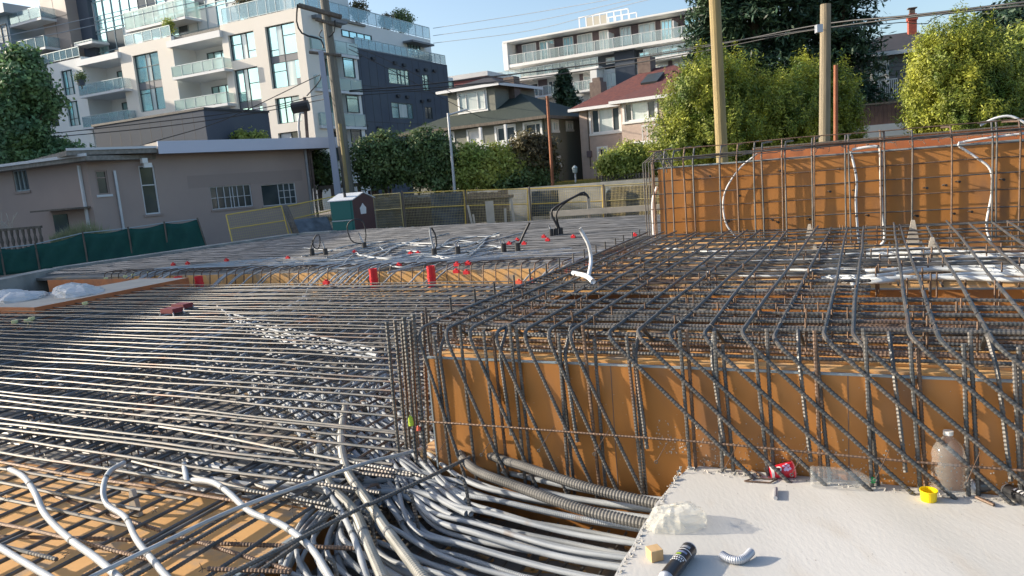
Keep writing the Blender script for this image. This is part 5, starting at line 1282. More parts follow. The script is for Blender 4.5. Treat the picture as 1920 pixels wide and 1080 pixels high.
# pink house
p1 = aty(1085, 206, 48); p1[2] = 0; PK = Wall(p1, unit(V(.83, -.557, 0))); pk_ = thing('house', V(p1[0], p1[1], .85), 'pink stucco house with a maroon hip roof and white-framed windows', 'house')
ze = aty(1073, 206, 48)[2]; a1 = PK.pix(1166, 230)[0]
H = [R(PK, 1107, 206, 1163, 245), R(PK, 1123, 279, 1138, 304)]
b = MB(); PK.face(b, 0, a1+.3, .8, ze, H, .15); PK.box(b, 0, a1+.3, .8, ze-.01, -9, -.16); b.build('wall', PINK, pk_)
PK.window(pk_, H[0], d=-.1, cols=(.26, .74), frame=WHITE, glass=GLASSC, trim=WHITE, panes=[(0, .24, 0, 1, GLASSD), (.76, 1, 0, 1, GLASSD)], fw=.08)
PK.window(pk_, H[1], d=-.1, cols=(.5,), frame=WHITE, glass=GLASSD, trim=WHITE)
q = atz(1152.5, 190, ze); dB = float((q-PK.P) @ PK.n)-.45; a0 = PK.pix(1165, 230, dB)[0]; a2 = PK.pix(1305, 230, dB)[0]
PB = Wall(PK.pt(0, 0, dB), PK.e, PK.n)
H = [R(PB, 1170, 194, 1230, 222), R(PB, 1250, 192, 1282, 215), R(PB, 1188, 270, 1222, 292)]
b = MB(); PB.face(b, a0, a2, .8, ze, H, .15); PB.box(b, a0, a2, .8, ze-.01, -dB-4, -.16); b.build('bay_wall', PINK, pk_)
PB.window(pk_, H[0], d=-.1, cols=(.22, .74), frame=WHITE, glass=GLASSC, trim=WHITE, panes=[(0, .2, 0, 1, GLASSD), (.76, 1, 0, 1, GLASSD)], fw=.08)
PB.window(pk_, H[1], d=-.1, cols=(.5,), rows=(.5,), frame=WHITE, glass=GLASSD, trim=WHITE); PB.window(pk_, H[2], d=-.1, cols=(.5,), rows=(.6,), frame=WHITE, glass=GLASSD, trim=WHITE)
hip_roof(PB, pk_, a0, a2, 0, -7.5, ze, PB.pix(1240, 151, -3.5)[1], MAROON, .5, ridge=(PB.pix(1238, 151, -3.5)[0]-.2, PB.pix(1238, 151, -3.5)[0]+.2), name='bay_roof')
mr = hip_roof(PK, pk_, 0, a2+1.5, 0, -9.5, ze+.01, PK.pix(1247, 124, -4.7)[1], MAROON, .5, ridge=(PK.pix(1215, 135, -4.7)[0], PK.pix(1262, 128, -4.7)[0]))
a, z = PK.pix(1209, 137, -4.2); b = MB(); PK.box(b, a-.45, a+.45, z-1.5, z+1.0, -5.0, -4.1); b.build('chimney', BRICKD, mr)
a, z = PK.pix(1122, 170, -7.5); b = MB(); PK.box(b, a-.45, a+.45, z-4.5, z+.6, -8, -7); PK.box(b, a-.3, a+.3, z+.6, z+.9, -7.8, -7.2); b.build('chimney', BRICKD, mr)
sk = MB(); q0 = PK.pt(*PK.pix(1224, 149, -2.6), -2.6); nn = unit(PK.n*.45+ZV*.9); sx = PK.e; sy = np.cross(nn, sx); sk.box(q0, sx, sy, nn, -.55, .55, -.7, .7, 0, .14); sk.build('skylight', FRAMED, mr)
b = MB(); a, z = PK.pix(1104, 250); PK.box(b, a-.03, a+.03, 1.6, ze-.2, .01, .06); b.build('downpipe', WOODG, pk_)
b = MB(); a, z = PK.pix(1106, 289); PK.box(b, a-.16, a+.16, z-.2, z+.2, .01, .12); b.build('meter_box', MAUVE, pk_)
b = MB(); a, z = PB.pix(1232, 236); PB.box(b, a-.5, a+1.5, z-1.0, z-.9, 0, 1.1); PB.box(b, a-.5, a+1.5, z+.0, z+.06, .95, 1.1)
for k in range(8): PB.box(b, a-.5+k*.28, a-.46+k*.28, z-.9, z, 1.0, 1.04)
b.build('small_balcony', WHITEG, pk_)
# dark grey house at the right
q = aty(1608, 160, 36); DG = Wall(q, unit(V(.95, -.31, 0))); dg = thing('house', V(q[0], q[1], .85), 'grey sided house with a red brick chimney between the conifer and the right hedge', 'house')
ze = DG.pix(1680, 97)[1]; aw = DG.pix(1760, 150)[0]
hw = R(DG, 1638, 121, 1661, 152)
b = MB(); DG.face(b, -.5, aw, .8, ze, [hw], .12); DG.box(b, -.5, aw, .8, ze-.01, -7, -.13); b.build('wall', mat('slate_siding', (.15, .155, .165), .8, 0, (.18, .185, .19), .6), dg)
sd = MB()
for k in range(26): DG.box(sd, -.5, hw[0]-.1, 1.0+k*.18, 1.02+k*.18, .001, .02); DG.box(sd, hw[1]+.1, aw, 1.0+k*.18, 1.02+k*.18, .001, .02)
sd.build('siding_laps', mat('slate_siding_edge', (.09, .095, .10), .8), dg)
DG.window(dg, hw, d=-.08, cols=(), rows=(.55, .35), frame=WHITE, glass=GLASSD, trim=WHITE, panes=[(0, 1, .3, .66, GLASSC)])
rr = hip_roof(DG, dg, -.5, aw, 0, -7, ze, DG.pix(1690, 62, -3.5)[1], ROOFK, .5, ridge=(DG.pix(1655, 60, -3.5)[0], DG.pix(1715, 65, -3.5)[0]), fascia=WHITEG)
a, z = DG.pix(1710, 70, -3.0); b = MB(); DG.box(b, a-.18, a+.18, z-1, z+1.1, -3.2, -2.8); DG.box(b, a-.22, a+.22, z+.8, z+.95, -3.24, -2.76); b.build('chimney', BRICKR, rr)
b = MB(); DG.box(b, a-.12, a+.12, z+1.12, z+1.35, -3.1, -2.9); DG.box(b, a-.2, a+.2, z+1.36, z+1.4, -3.2, -2.8); b.build('chimney_cap', BRICKD, rr)
a0, zf = DG.pix(1624, 190, 1.2); a1 = DG.pix(1683, 186, 1.2)[0]
b = MB(); DG.box(b, a0, a1, zf-.3, zf, 0, 1.2); bo = b.build('balcony', BRICKD, dg)
b = MB(); DG.box(b, a0, a1, zf+.85, zf+.9, 1.12, 1.18)
for k in range(17): DG.box(b, a0+(a1-a0)*k/16-.014, a0+(a1-a0)*k/16+.014, zf, zf+.85, 1.13, 1.16)
b.build('railing', WHITE, bo)
q = aty(1612, 236, 28); bfz = q[2]; bf = Wall(q, unit(V(.97, -.22, 0))); bft = thing('board_fence', V(q[0], q[1], .9), 'dark brown board fence below the white balcony of the grey house', 'fence')
zt_ = bf.pix(1660, 196)[1]; aw = bf.pix(1715, 220)[0]
b = MB()
for k in range(int((aw+.6)/.14)): bf.box(b, -.6+k*.14, -.6+k*.14+.13, q[2]-.3, zt_+.02*math.sin(k*2.1), 0, .03)
b.build('boards', mat('brown_boards', (.085, .05, .045), .85, 0, (.12, .075, .06), 4), bft)
b = MB(); bf.box(b, -.6, aw, zt_+.03, zt_+.09, -.03, .06); b.build('cap_rail', WOODG, bft)
b = MB(); bf.box(b, -.8, aw+.4, .8, q[2]-.02, -.1, .25); tag(b.build('garden_wall', WHITEG), 'pale low wall under the brown board fence at the right', 'wall')
# small dark picket fence by the pink house
q0_ = aty(1118, 332, 41); q1_ = aty(1222, 322, 39.5); pf_ = Wall(q0_, q1_-q0_); t = thing('picket_fence', V(q0_[0], q0_[1], .85), 'short dark picket fence below the lime bush by the pink house', 'fence')
Lp = np.linalg.norm((q1_-q0_)[:2]); b = MB()
for k in range(int(Lp/.16)): pf_.box(b, k*.16, k*.16+.1, .85, q0_[2]+.05, 0, .03)
b.build('pickets', WOODG, t)
# tan building (left)
P0 = aty(160, 300, 33); eT = unit(V(.69, .72, 0)); tn = thing('low_building', V(P0[0], P0[1], -.8), 'long low tan stucco building with a flat white-edged roof on the left', 'building')
TD = Wall(P0, eT); TA = Wall(P0, UV, -WV)
zt_ = 4.0; aD = TD.pix(578, 300)[0]
H = [R(TD, 177, 320, 207, 364), R(TD, 259, 311, 302, 400), R(TD, 393, 351, 475, 386), R(TD, 489, 347, 558, 381)]
b = MB(); TD.face(b, 0, aD, -1, zt_, H, .15); TD.box(b, 0, aD, -1, zt_-.01, -9, -.16); b.build('wall', TAN, tn)
TD.window(tn, H[0], d=-.1, cols=(), rows=(.7,), glass=GLASSD, frame=TANW, sill=WHITEG)
TD.window(tn, H[1], d=-.1, cols=(), rows=(.6,), glass=GLASSD, frame=WHITEG, sill=TANW)
for h in H[2:]:
    TD.window(tn, h, d=-.1, cols=(.08+.09, .34, .48, .55, .66, .83) if h is H[2] else (.5, .66, .83), rows=(.5,) if h is H[2] else ((.33, .5, 1), (.66, .5, 1)), glass=GLASSD, frame=WHITEG, sill=TANW, fw=.032)
HA = [R(TA, 22, 320, 56, 357)]
aA = TA.pix(-60, 330)[0]
b = MB(); TA.face(b, aA, 0, -1, zt_-.3, HA, .15); TA.box(b, aA, -.0, -1, zt_-.31, -9, -.16); b.build('wall', TAN, tn)
TA.window(tn, HA[0], d=-.1, cols=(.3, .6), glass=GLASSD, frame=FRAMEG, sill=TANW)
fz = TD.pix(335, 282, .8)[1]
b = MB(); TD.box(b, TD.pix(297, 280, .8)[0], TD.pix(636, 272, .8)[0], 3.9, 4.42, -9, .8); b.build('roof_slab', mat('soffit_grey', (.30, .28, .26), .8), tn)
b = MB(); TD.box(b, TD.pix(297, 280, .8)[0]-.02, TD.pix(636, 272, .8)[0]+.02, 3.88, 4.45, .803, .86); b.build('fascia', mat('lilac_white', (.58, .60, .70), .5), tn)
b = MB(); TD.box(b, -.9, TD.pix(297, 280, .8)[0]-.03, 3.95, 4.15, -9, .7); TA.box(b, aA-1, .9, 3.7, 3.9, -9, .6); b.build('eave', ROOFT, tn)
b = MB(); TA.box(b, aA-1, 1.0, 3.88, 4.0, .6, .68); TD.box(b, -.9, TD.pix(297, 280, .8)[0]-.03, 4.15, 4.25, .68, .76); b.build('gutter', WHITEG, tn)
for (W_, x, y0, y1, m_) in [(TD, 213, 320, 440, GALV), (TD, 570, 280, 400, GALV), (TD, 580, 285, 390, BRICKD), (TA, 150, 310, 430, WHITEG)]:
    a, z = W_.pix(x, y0); b = MB(); W_.box(b, a-.05, a+.05, -.9, z, .02, .12); b.build('downpipe', m_, tn)
a, z = TD.pix(350, 330); b = MB(); TD.box(b, a, aD-.5, z-.6, z+.0, .001, .004); 
o = b.build('repaint_patch', TANW, tn)
b = MB(); a, z = TD.pix(268, 302, .3); TD.box(b, a-.12, a+.12, z-.1, z+.12, .3, .55); TD.box(b, a-.05, a+.3, z-.3, z-.1, .35, .5); b.build('flood_light', WHITE, tn)
a0, z = TA.pix(56, 397, .9); a1 = TA.pix(134, 393, .9)[0]
b = MB(); TA.box(b, a0, a1, z-.05, z+.02, .0, .9); b.build('porch_roof', WOODG, tn)
b = MB(); r = R(TA, 100, 403, 133, 440); TA.box(b, r[0], r[1], -1, r[3], .005, .04); b.build('door', GLASSD, tn)
# pergola / shed between tan building and toilet
q = aty(596, 345, 42); w_ = thing('pergola', V(q[0], q[1], .9), 'dark timber pergola seen between the utility pole and the portable toilet', 'pergola')
PG = Wall(q, unit(V(1, -.12, 0))); b = MB(); a1, z1 = PG.pix(722, 342); PG.box(b, 0, a1, z1-.1, z1+.1, -2.5, 0); b.build('roof_beam', WOODG, w_)
b = MB()
for k in range(6): PG.box(b, a1*k/5-.08, a1*k/5+.08, .5, z1-.1, -.2, 0); 
for k in range(9): PG.box(b, a1*k/9, a1*k/9+.12, 1.0, 1.4, -2.4, -2.2)
b.build('posts', BRICKD, w_)
# =================================================================== TREES
def leaf_quads(P, D, size, asp=.5, rng=RNG):
    """P centres, D preferred normals; returns verts, quads"""
    n = len(P); N = D+rng.normal(0, .55, (n, 3)); N /= np.linalg.norm(N, axis=1)[:, None]+1e-9
    R = rng.normal(size=(n, 3)); A = np.cross(N, R); A /= np.linalg.norm(A, axis=1)[:, None]+1e-9; B = np.cross(N, A)
    s = (size*rng.uniform(.6, 1.35, n))[:, None]
    V4 = np.stack([P-A*s, P+B*s*asp, P+A*s, P-B*s*asp], 1).reshape(-1, 3)
    return V4, np.arange(4*n).reshape(-1, 4)
def crown(blobs, n, size, asp=.5, clump=14, sig=.16, up=.25, shell=.2, seed=1, spike=0.0, amp=.16):
    rg = np.random.default_rng(seed); w = np.array([b[1][0]*b[1][1]+b[1][1]*b[1][2]+b[1][0]*b[1][2] for b in blobs]); w = w/w.sum()
    nc = max(1, n//clump); k = rg.choice(len(blobs), nc, p=w)
    C_ = np.array([b[0] for b in blobs])[k]; Rr = np.array([b[1] for b in blobs])[k]
    d = rg.normal(size=(nc, 3)); d /= np.linalg.norm(d, axis=1)[:, None]
    lump = 1+amp*np.sin(d[:, 0]*7+seed+k)*np.sin(d[:, 2]*8+2*seed)+amp*.6*np.sin(d[:, 1]*13+d[:, 2]*9+k)
    rad = (1-np.abs(rg.normal(0, shell, nc)))*lump
    c = C_+d*Rr*rad[:, None]
    P = np.repeat(c, clump, 0)+rg.normal(0, sig, (nc*clump, 3)); D = np.repeat(d, clump, 0)+np.array([0, 0, up])
    if spike: P = P+(np.repeat(d*.6+np.array([0, 0, .8]), clump, 0))*(rg.random(nc*clump)**1.5*spike)[:, None]
    return leaf_quads(P, D, size, asp, rg)
def tree(name, base, blobs, n, size, m, lbl, cat='tree', trunk=.15, group=None, **k):
    base = np.array(base, float); t = thing(name, base, lbl, cat, group)
    v, q = crown(blobs, n, size, **k); mb = MB(); mb.addq(v, q); mb.build('crown', m, t)
    tb = MB(); top = np.mean([b[0] for b in blobs], 0)
    tb.tube(smooth_path([base-ZV*.3, base+(top-base)*.5+V(.1, .1, 0)*trunk, top], .3), np.linspace(trunk, trunk*.5, len(smooth_path([base-ZV*.3, base+(top-base)*.5+V(.1, .1, 0)*trunk, top], .3))), 7)
    for b in blobs[:7]:
        c0 = base+(top-base)*RNG.uniform(.35, .75); tb.cyl(c0, b[0], trunk*.45, 5, trunk*.15)
    tb.build('trunk', BARK, t); return t
def blob(x, y, Y, rx, rz, ry=None): return (aty(x, y, Y), (rx, ry or rx*.8, rz))
# golden cedar hedge, middle
Y = 24.0
pl_ = [(1265, 245, .7, .9), (1285, 195, .7, 1.1), (1315, 160, .65, 1.1), (1352, 155, .5, 1.2), (1390, 165, .7, 1.3), (1300, 255, .9, .8), (1360, 235, 1.2, 1.2), (1425, 215, 1.1, 1.4), (1470, 220, 1.0, 1.3)]
tree('cedar_tree', V(*(aty(1340, 290, Y)[:2]), .85), [blob(x, y+22, Y+.5*math.sin(i*2), rx, rz*.86) for i, (x, y, rx, rz) in enumerate(pl_)], 110000, .052, LEAF_CED, 'wide golden-green cedar behind the left end of the orange wall, round the tall yellow pole', trunk=.2, clump=40, sig=.06, asp=.32, seed=2, shell=.14, spike=.42, amp=.24)
pl_ = [(1500, 170, .7, 1.1), (1515, 150, .4, 1.0), (1520, 215, .8, 1.3), (1556, 185, .7, 1.3), (1580, 185, .45, 1.0), (1578, 230, .55, 1.1), (1540, 250, 1.0, .9), (1480, 250, 1.1, .8)]
tree('cedar_tree', V(*(aty(1540, 280, Y)[:2]), .85), [blob(x, y+22, Y+1+.4*math.sin(i*2), rx, rz*.86) for i, (x, y, rx, rz) in enumerate(pl_)], 80000, .052, LEAF_CED, 'golden-green cedar directly behind the second wooden pole and the rusty pipe', trunk=.2, clump=40, sig=.06, asp=.32, seed=5, shell=.14, spike=.42, amp=.24)
pl_ = [(1730, 165, .45, .8), (1752, 135, .6, 1.3), (1760, 105, .5, .9), (1790, 120, .9, 1.5), (1800, 80, .35, .8), (1835, 140, 1.0, 1.4), (1870, 175, .9, 1.1), (1758, 195, .8, .8), (1810, 195, 1.2, .9), (1860, 215, 1.0, .6)]
Y = 21.5
tree('cedar_tree', V(*(aty(1800, 260, Y)[:2]), .85), [blob(x, y+26, Y+.4*math.sin(i*2), rx, rz*.9) for i, (x, y, rx, rz) in enumerate(pl_)], 125000, .05, LEAF_CED, 'broad bright golden-green cedar behind the right part of the orange wall', trunk=.2, clump=40, sig=.06, asp=.32, seed=9, shell=.14, spike=.42, amp=.24)
tree('shrub', V(*(aty(1905, 260, 24)[:2]), .85), [blob(1905, 150, 24, .8, 1.3), blob(1930, 110, 24, 1.0, 1.0), blob(1915, 195, 24, 1.0, 1.0)], 14000, .10, LEAF_LIM, 'lighter green leafy tree at the far right edge beside the broad golden cedar', seed=11, clump=12)
# conifers
def conifer(base, H, R, n, m, lbl, seed, size=.16, tiers=60, open_=1.0, z0f=.12, name='conifer_tree'):
    rg = np.random.default_rng(seed); base = np.array(base, float); t = thing(name, base, lbl, 'tree')
    P = []; D = []; br = MB()
    per = max(20, n//tiers//6)
    for i in range(tiers):
        f = z0f+(1-z0f)*(i/tiers)**.95; z = H*f; r = R*(1-f)**.8*rg.uniform(.72, 1.1)+.15
        for b in range(6):
            a = rg.uniform(0, 6.283); s = rg.random(per)**.7
            droop = -.22*r*s*s+.05*r
            px = np.cos(a)*r*s; py = np.sin(a)*r*s; spread = .10+.16*r*(s)*.5
            q = np.stack([px, py, z+droop], 1)+np.stack([rg.normal(0, 1, per)*spread, rg.normal(0, 1, per)*spread, rg.normal(0, .12, per)-.1*s], 1)
            P.append(q+base); D.append(np.tile([np.cos(a)*.4, np.sin(a)*.4, .8], (per, 1)))
            if b < 2 and i % 3 == 0: br.cyl(base+ZV*z, base+V(math.cos(a)*r*.8, math.sin(a)*r*.8, z-.15*r), .03, 4, .01)
    v, q = leaf_quads(np.vstack(P), np.vstack(D), size, .28, rg); mb = MB(); mb.addq(v, q); mb.build('crown', m, t)
    br.tube([base-ZV*.3, base+ZV*H*.5, base+ZV*H*.97], [R*.09+.06, R*.06+.04, .03], 7); br.build('trunk', BARK, t); return t
Y = 34
for x, H, R, sd, l_ in [(1352, 12.0, 2.4, 20, 'dark conifer behind the golden cedar, leftmost of the dark group'), (1420, 14.5, 3.0, 21, 'tall dark conifer right of the tall yellow pole, second of the dark group'), (1500, 15.0, 3.2, 22, 'tall dark conifer between the two wooden poles, tallest of the dark group'), (1580, 14.5, 2.4, 23, 'tall dark conifer right of the second wooden pole, next to the grey house')]:
    p = aty(x, 250, Y); conifer(V(p[0], p[1], .85), H, R, 36000, LEAF_CON, l_, sd, size=.15, z0f=.05)
p = aty(1063, 235, 62); conifer(V(p[0], p[1], .85), aty(1057, 128, 62)[2]-.85, 2.6, 14000, LEAF_CON, 'slim dark spruce between the sage house and the pink house', 25, size=.22, tiers=44)
p = aty(1846, 235, 42); conifer(V(p[0], p[1], .85), aty(1838, 22, 42)[2]-.85, 2.2, 12000, LEAF_CON, 'small dark conifer poking up behind the broad golden cedar', 27, size=.18, tiers=44)
tree('broadleaf_tree', V(*(aty(1895, 240, 44)[:2]), .85), [blob(1895, 75, 44, 2.2, 1.9), blob(1870, 110, 44, 2.0, 1.8), blob(1925, 60, 44, 2.4, 2.2), blob(1900, 150, 44, 2.6, 2.2)], 20000, .16, LEAF_CON, 'dark round tree at the right edge behind the cedars', seed=13, clump=12, sig=.3)
# shrubs in the house gardens
Y = 41
for nm, pts, n, m, l_, sd in [
    ('shrub', [(700, 292, 1.3, 1.0), (722, 280, 1.0, .9), (735, 310, 1.3, 1.0), (705, 325, 1.2, .8)], 13000, LEAF_SHR, 'dark glossy shrub right of the utility pole, leftmost of the garden shrubs', 31),
    ('shrub', [(778, 285, 1.1, .9), (802, 272, 1.2, .9), (825, 295, 1.1, 1.0), (790, 318, 1.3, .9), (825, 335, .9, .7)], 15000, LEAF_SHR, 'dark glossy multi-stemmed shrub in front of the sage house, left of the thin pipe', 32),
    ('shrub', [(885, 300, 1.0, .8), (900, 325, 1.1, .8), (870, 330, .8, .7)], 11000, LEAF_LIM, 'light green bush right of the thin pipe in front of the sage house', 33),
    ('shrub', [(935, 298, .9, .8), (955, 318, 1.2, .9), (930, 335, 1.0, .6)], 11000, LEAF_LIM, 'light green bush under the sage house porch', 34),
    ('shrub', [(990, 275, .9, .7), (1012, 282, .8, .8), (998, 300, 1.0, .7), (1020, 310, .8, .8)], 9000, LEAF_BRN, 'bronze-leaved bush at the right corner of the sage house', 35),
    ('shrub', [(990, 325, 1.2, .6), (965, 340, 1.4, .5), (1010, 338, .9, .5)], 9000, LEAF_SHR, 'low dark green bush below the bronze-leaved one', 36),
    ('shrub', [(1155, 305, 1.0, .6), (1185, 295, 1.1, .7), (1212, 305, .9, .8), (1175, 318, 1.3, .5)], 14000, LEAF_LIM, 'bright lime bush in front of the pink house beside the wall cage', 37),
    ('shrub', [(457, 262, .5, .45), (486, 262, .45, .35)], 1500, LEAF_LIM, 'small leafy plants showing above the tan building roof edge', 38),
    ('shrub', [(597, 310, .9, .9), (606, 330, 1.0, .6)], 5000, LEAF_SHR, 'dark bush seen in the gap right of the tan building', 39)]:
    Yy = {38: 44, 39: 43}.get(sd, Y); b0 = aty(pts[0][0], 340, Yy)
    tree(nm, V(b0[0], b0[1], .85), [blob(x, y, Yy+.3*math.sin(i*3), rx, rz) for i, (x, y, rx, rz) in enumerate(pts)], n, .10 if sd != 38 else .12, m, l_, 'shrub', trunk=.07, seed=sd, clump=12, sig=.16)
# big maple at the left
Y = 35
pts = [(40, 98, .8, .6), (5, 135, 1.3, 1.0), (45, 140, 1.2, .9), (85, 178, .8, .6), (62, 195, 1.1, .8), (10, 190, 1.6, 1.0), (40, 235, 1.4, .8), (85, 262, 1.2, .5), (120, 272, .9, .4), (150, 284, .8, .35), (-30, 200, 2.0, 1.6), (25, 280, 1.6, .6), (95, 292, 1.2, .4), (-40, 130, 1.4, 1.2)]
p = aty(10, 330, Y+4); tree('maple_tree', V(p[0], p[1], -1), [blob(x, y+14, Y+4+.8*math.sin(i*2), rx*.95, rz*.9) for i, (x, y, rx, rz) in enumerate(pts)], 52000, .125, LEAF_TRE, 'large green leafy tree at the left edge behind the tan building', trunk=.3, seed=41, clump=14, sig=.2, shell=.25)
# rooftop plants
def roofplant(P, h, r, n, m, lbl, seed, size=.12):
    P = np.array(P, float); c_ = P+ZV*(h-r*.9); t = tree('potted_plant', P, [(c_, (r, r, r*.9)), (P+ZV*h*.55, (r*.7, r*.7, h*.3))], n, size, m, lbl, 'plant', trunk=.05, seed=seed, clump=9, sig=.14)
    MB().lathe(P, ZV, [(0, 0), (0, .25), (.45, .32), (.45, 0)], 10).build('pot', NAVY, t)
def onroof(x, W_, d): a, z = W_.pix(x, 20, d); return W_.pt(a, TOPZ-.04, d)
roofplant(onroof(752, S0, -2.2), 3.0, 1.15, 2600, LEAF_SHR, 'feathery tree on the apartment roof terrace near its right end', 51)
roofplant(onroof(722, S0, -2.2), 2.1, .7, 1200, LEAF_BRN, 'low bronze shrub left of the feathery roof tree', 58)
roofplant(onroof(672, S0, -2.2), 2.6, .9, 1500, LEAF_BRN, 'brown-leaved shrub on the apartment roof terrace', 52)
roofplant(onroof(462, A0, -1.6), 2.3, .8, 1500, LEAF_BRN, 'reddish shrub on the apartment roof above the beige cladding', 53)
roofplant(onroof(312, A0, -1.2), 1.9, .45, 800, LEAF_LIM, 'potted climbing plant on the terrace between the glass floors', 54, .10)
q = aty(153, 160, 62.5); roofplant(q, 1.0, .4, 500, LEAF_SHR, 'small potted plant at the left end of a grey-railed balcony', 57, .09)
# grass verge
gv = MB(); rg = np.random.default_rng(5)
for i in range(2600):
    x = rg.uniform(1040, 1125); Yq = rg.uniform(37.8, 46); b = aty(x, 345, Yq); b[2] = .86; h = rg.uniform(.06, .2); a = V(rg.normal(0, .06), rg.normal(0, .06), 0)
    gv.add([b+V(-.025, 0, 0), b+V(.025, 0, 0), b+a+ZV*h], [(0, 1, 2)])
tag(gv.build('grass', GRASSM), 'strip of dry yellow-green grass between the two houses', 'grass', kind='stuff')
p = aty(1080, 348, 39); fl_ = thing('garden_lamp', p, 'small grey ornamental garden lamp on the dry grass', 'lamp')
zt_ = aty(1079, 318, 39)[2]
MB().cyl(V(p[0], p[1], .85), V(p[0], p[1], zt_-.2), .05, 8).build('post', GALV, fl_)
MB().lathe(V(p[0], p[1], zt_-.2), ZV, [(0, .06), (.05, .12), (.25, .14), (.3, .16), (.42, .02)], 8).build('lantern', FRAMEG, fl_)

# added, unseen blocks: put in to shade the site's left and the apartments
wb_ = thing('apartment_building', V(-48, 28, -1), 'long pale unseen block added west of the site to shade its left side', 'building')
WW = Wall(V(-42, 15.2, 0), V(.0, 1, 0), V(1, 0, 0)); b = MB(); WW.box(b, 0, 27, -1, 13.4, -9, 0); b.build('wall', PALEW, wb_)
for k in range(7):
    for j in range(4): WW.window(wb_, (1+k*3.7, 2.8+k*3.7, .5+j*3.2, 2.4+j*3.2), d=.03, cols=(.5,))
oc = thing('apartment_building', V(-84, 66, -1), 'pale unseen block added west of the terraced apartments to shade their lower walls', 'building'); OW = Wall(V(-78, 52, 0), WV, UV)
b = MB(); OW.box(b, 0, 34, -1, 24, -12, 0); b.build('wall', PALEW, oc)
for k in range(8):
    for j in range(7): OW.window(oc, (1+k*4.1, 3.2+k*4.1, 1+j*3.2, 3+j*3.2), d=.03, cols=(.5,))

# =================================================================== POLES AND WIRES
def pole(x0, y0, x1, y1, Y, r0, r1, m, name, lbl, zb=.85, ext=0):
    a = aty(x1, y1, Y); b = aty(x0, y0, Y); d = unit(b-a); a2 = a+d*((zb-a[2])/d[2]); b2 = b+d*ext
    t = thing(name, V(a2[0], a2[1], zb), lbl, 'pole')
    P = [a2+(b2-a2)*f for f in np.linspace(0, 1, 9)]
    MB().tube(P, np.linspace(r0, r1, 9), 14).build('shaft', m, t); return t, a2, b2
t1, pa, pb = pole(1340, 0, 1353, 276, 17, .135, .115, WOODP, 'utility_pole', 'tall new yellow wooden pole rising out of the picture, left of the other wooden pole', .8, 4)
t2, pa2, pb2 = pole(1548, 8, 1546, 262, 18.5, .135, .12, mat('grey_pole_wood', (.27, .225, .15), .8, 0, (.20, .17, .12), 3, stretch=(6, 6, .5), bump=.25, bscale=20), 'utility_pole', 'cut-off new wooden pole standing in front of the dark conifers')
MB().box(aty(1536, 54, 18.3), V(1, 0, 0), V(0, 1, 0), ZV, -.09, .05, -.1, .05, -.09, .09).build('bracket', GALV, t2)
pole(1567, 122, 1567, 258, 18.7, .055, .05, RUSTP, 'steel_post', 'thin rusty pipe just right of the cut-off wooden pole')
t3, pa3, pb3 = pole(1026, 180, 1036, 338, 39, .09, .07, RUSTP, 'steel_post', 'thin reddish-brown post in front of the right corner of the sage house')
t4, pa4, pb4 = pole(840, 212, 852, 350, 39.5, .085, .06, GALV, 'steel_post', 'thin pale pipe with a short side arm in front of the sage house')
MB().cyl(pb4-ZV*.1, pb4+V(1.0, 0, .1), .05, 6).build('side_arm', GALV, t4)
pole(637, 232, 645, 300, 38.5, .10, .09, WOODP, 'steel_post', 'short pale pipe beside the foot of the utility pole')
# main utility pole with channel
tu, ua, ub = pole(608, 0, 655, 365, 40, .32, .21, WOODO, 'utility_pole', 'old grey utility pole with cross arms rising beside the tan building', -.9, 2)
a = aty(601, 95, 39.4); b = aty(640, 365, 39.4)
MB().prism([b+V(-.35, 0, 0), b+V(.0, 0, 0), a+V(.12, 0, 0), a+V(-.12, 0, 0)], V(0, .12, 0)).build('steel_channel', mat('blue_grey_steel', (.34, .37, .46), .5, .3), tu)
def arm(x0, y0, x1, y1, r=.1):
    MB().cyl(aty(x0, y0, 39.8), aty(x1, y1, 39.8), r, 6).build('cross_arm', WOODG, tu)
arm(560, 10, 640, 32, .13); arm(592, 36, 640, 50, .09); arm(580, 98, 640, 104, .08)
for pts, r in [([(558, 8), (556, 40), (566, 62), (588, 70), (602, 75), (607, 90)], .045), ([(628, 38), (626, 60), (616, 70)], .035), ([(604, 55), (598, 66), (606, 72)], .03), ([(575, 180), (600, 150), (604, 120), (598, 100)], .03)]:
    MB().tube(smooth_path([aty(x, y, 39.7) for x, y in pts], .3), r, 6).build('jumper_cable', WIRE, tu, smooth=True)
# pole with transformer behind the tan roof
tt, ta_, tb_ = pole(571, 182, 577, 268, 41, .09, .09, BRICKD, 'service_post', 'dark service post carrying a black can above the tan roof', -.9)
MB().lathe(aty(548, 203, 41), unit(V(1, 0, .1)), [(0, 0), (0, .3), (.9, .3), (.9, 0)], 12).build('transformer_can', WIRE, tt)
MB().tube(smooth_path([aty(x, y, 41) for x, y in [(562, 268), (560, 235), (563, 212), (570, 212)]], .2), .06, 6).build('goose_neck', GALV, tt)
nW = [0]
def wire(pts, r, m, lbl, grp=None, Ys=None):
    P = [aty(x, y, Y) for x, y, Y in pts]; Q = smooth_path(P, 1.0)
    tag(MB().tube(Q, r, 5).build('overhead_wire', m, smooth=True, origin=Q[0]), lbl, 'overhead wire', grp)
k_ = 1.0
wire([(655, 170, 40), (780, 160, 40), (930, 143, 39), (1130, 118, 36), (1333, 86, 32), (1545, 45, 28), (1700, 30, 25), (1930, 3, 22)], .035, WIRE, 'thickest black cable running from the old pole to the top right corner')
wire([(655, 172, 40), (780, 167, 40), (930, 153, 39), (1130, 128, 36), (1333, 93, 32), (1500, 60, 29), (1700, 33, 25), (1930, 9, 22)], .028, WIRE, 'second black cable hanging just under the thickest one')
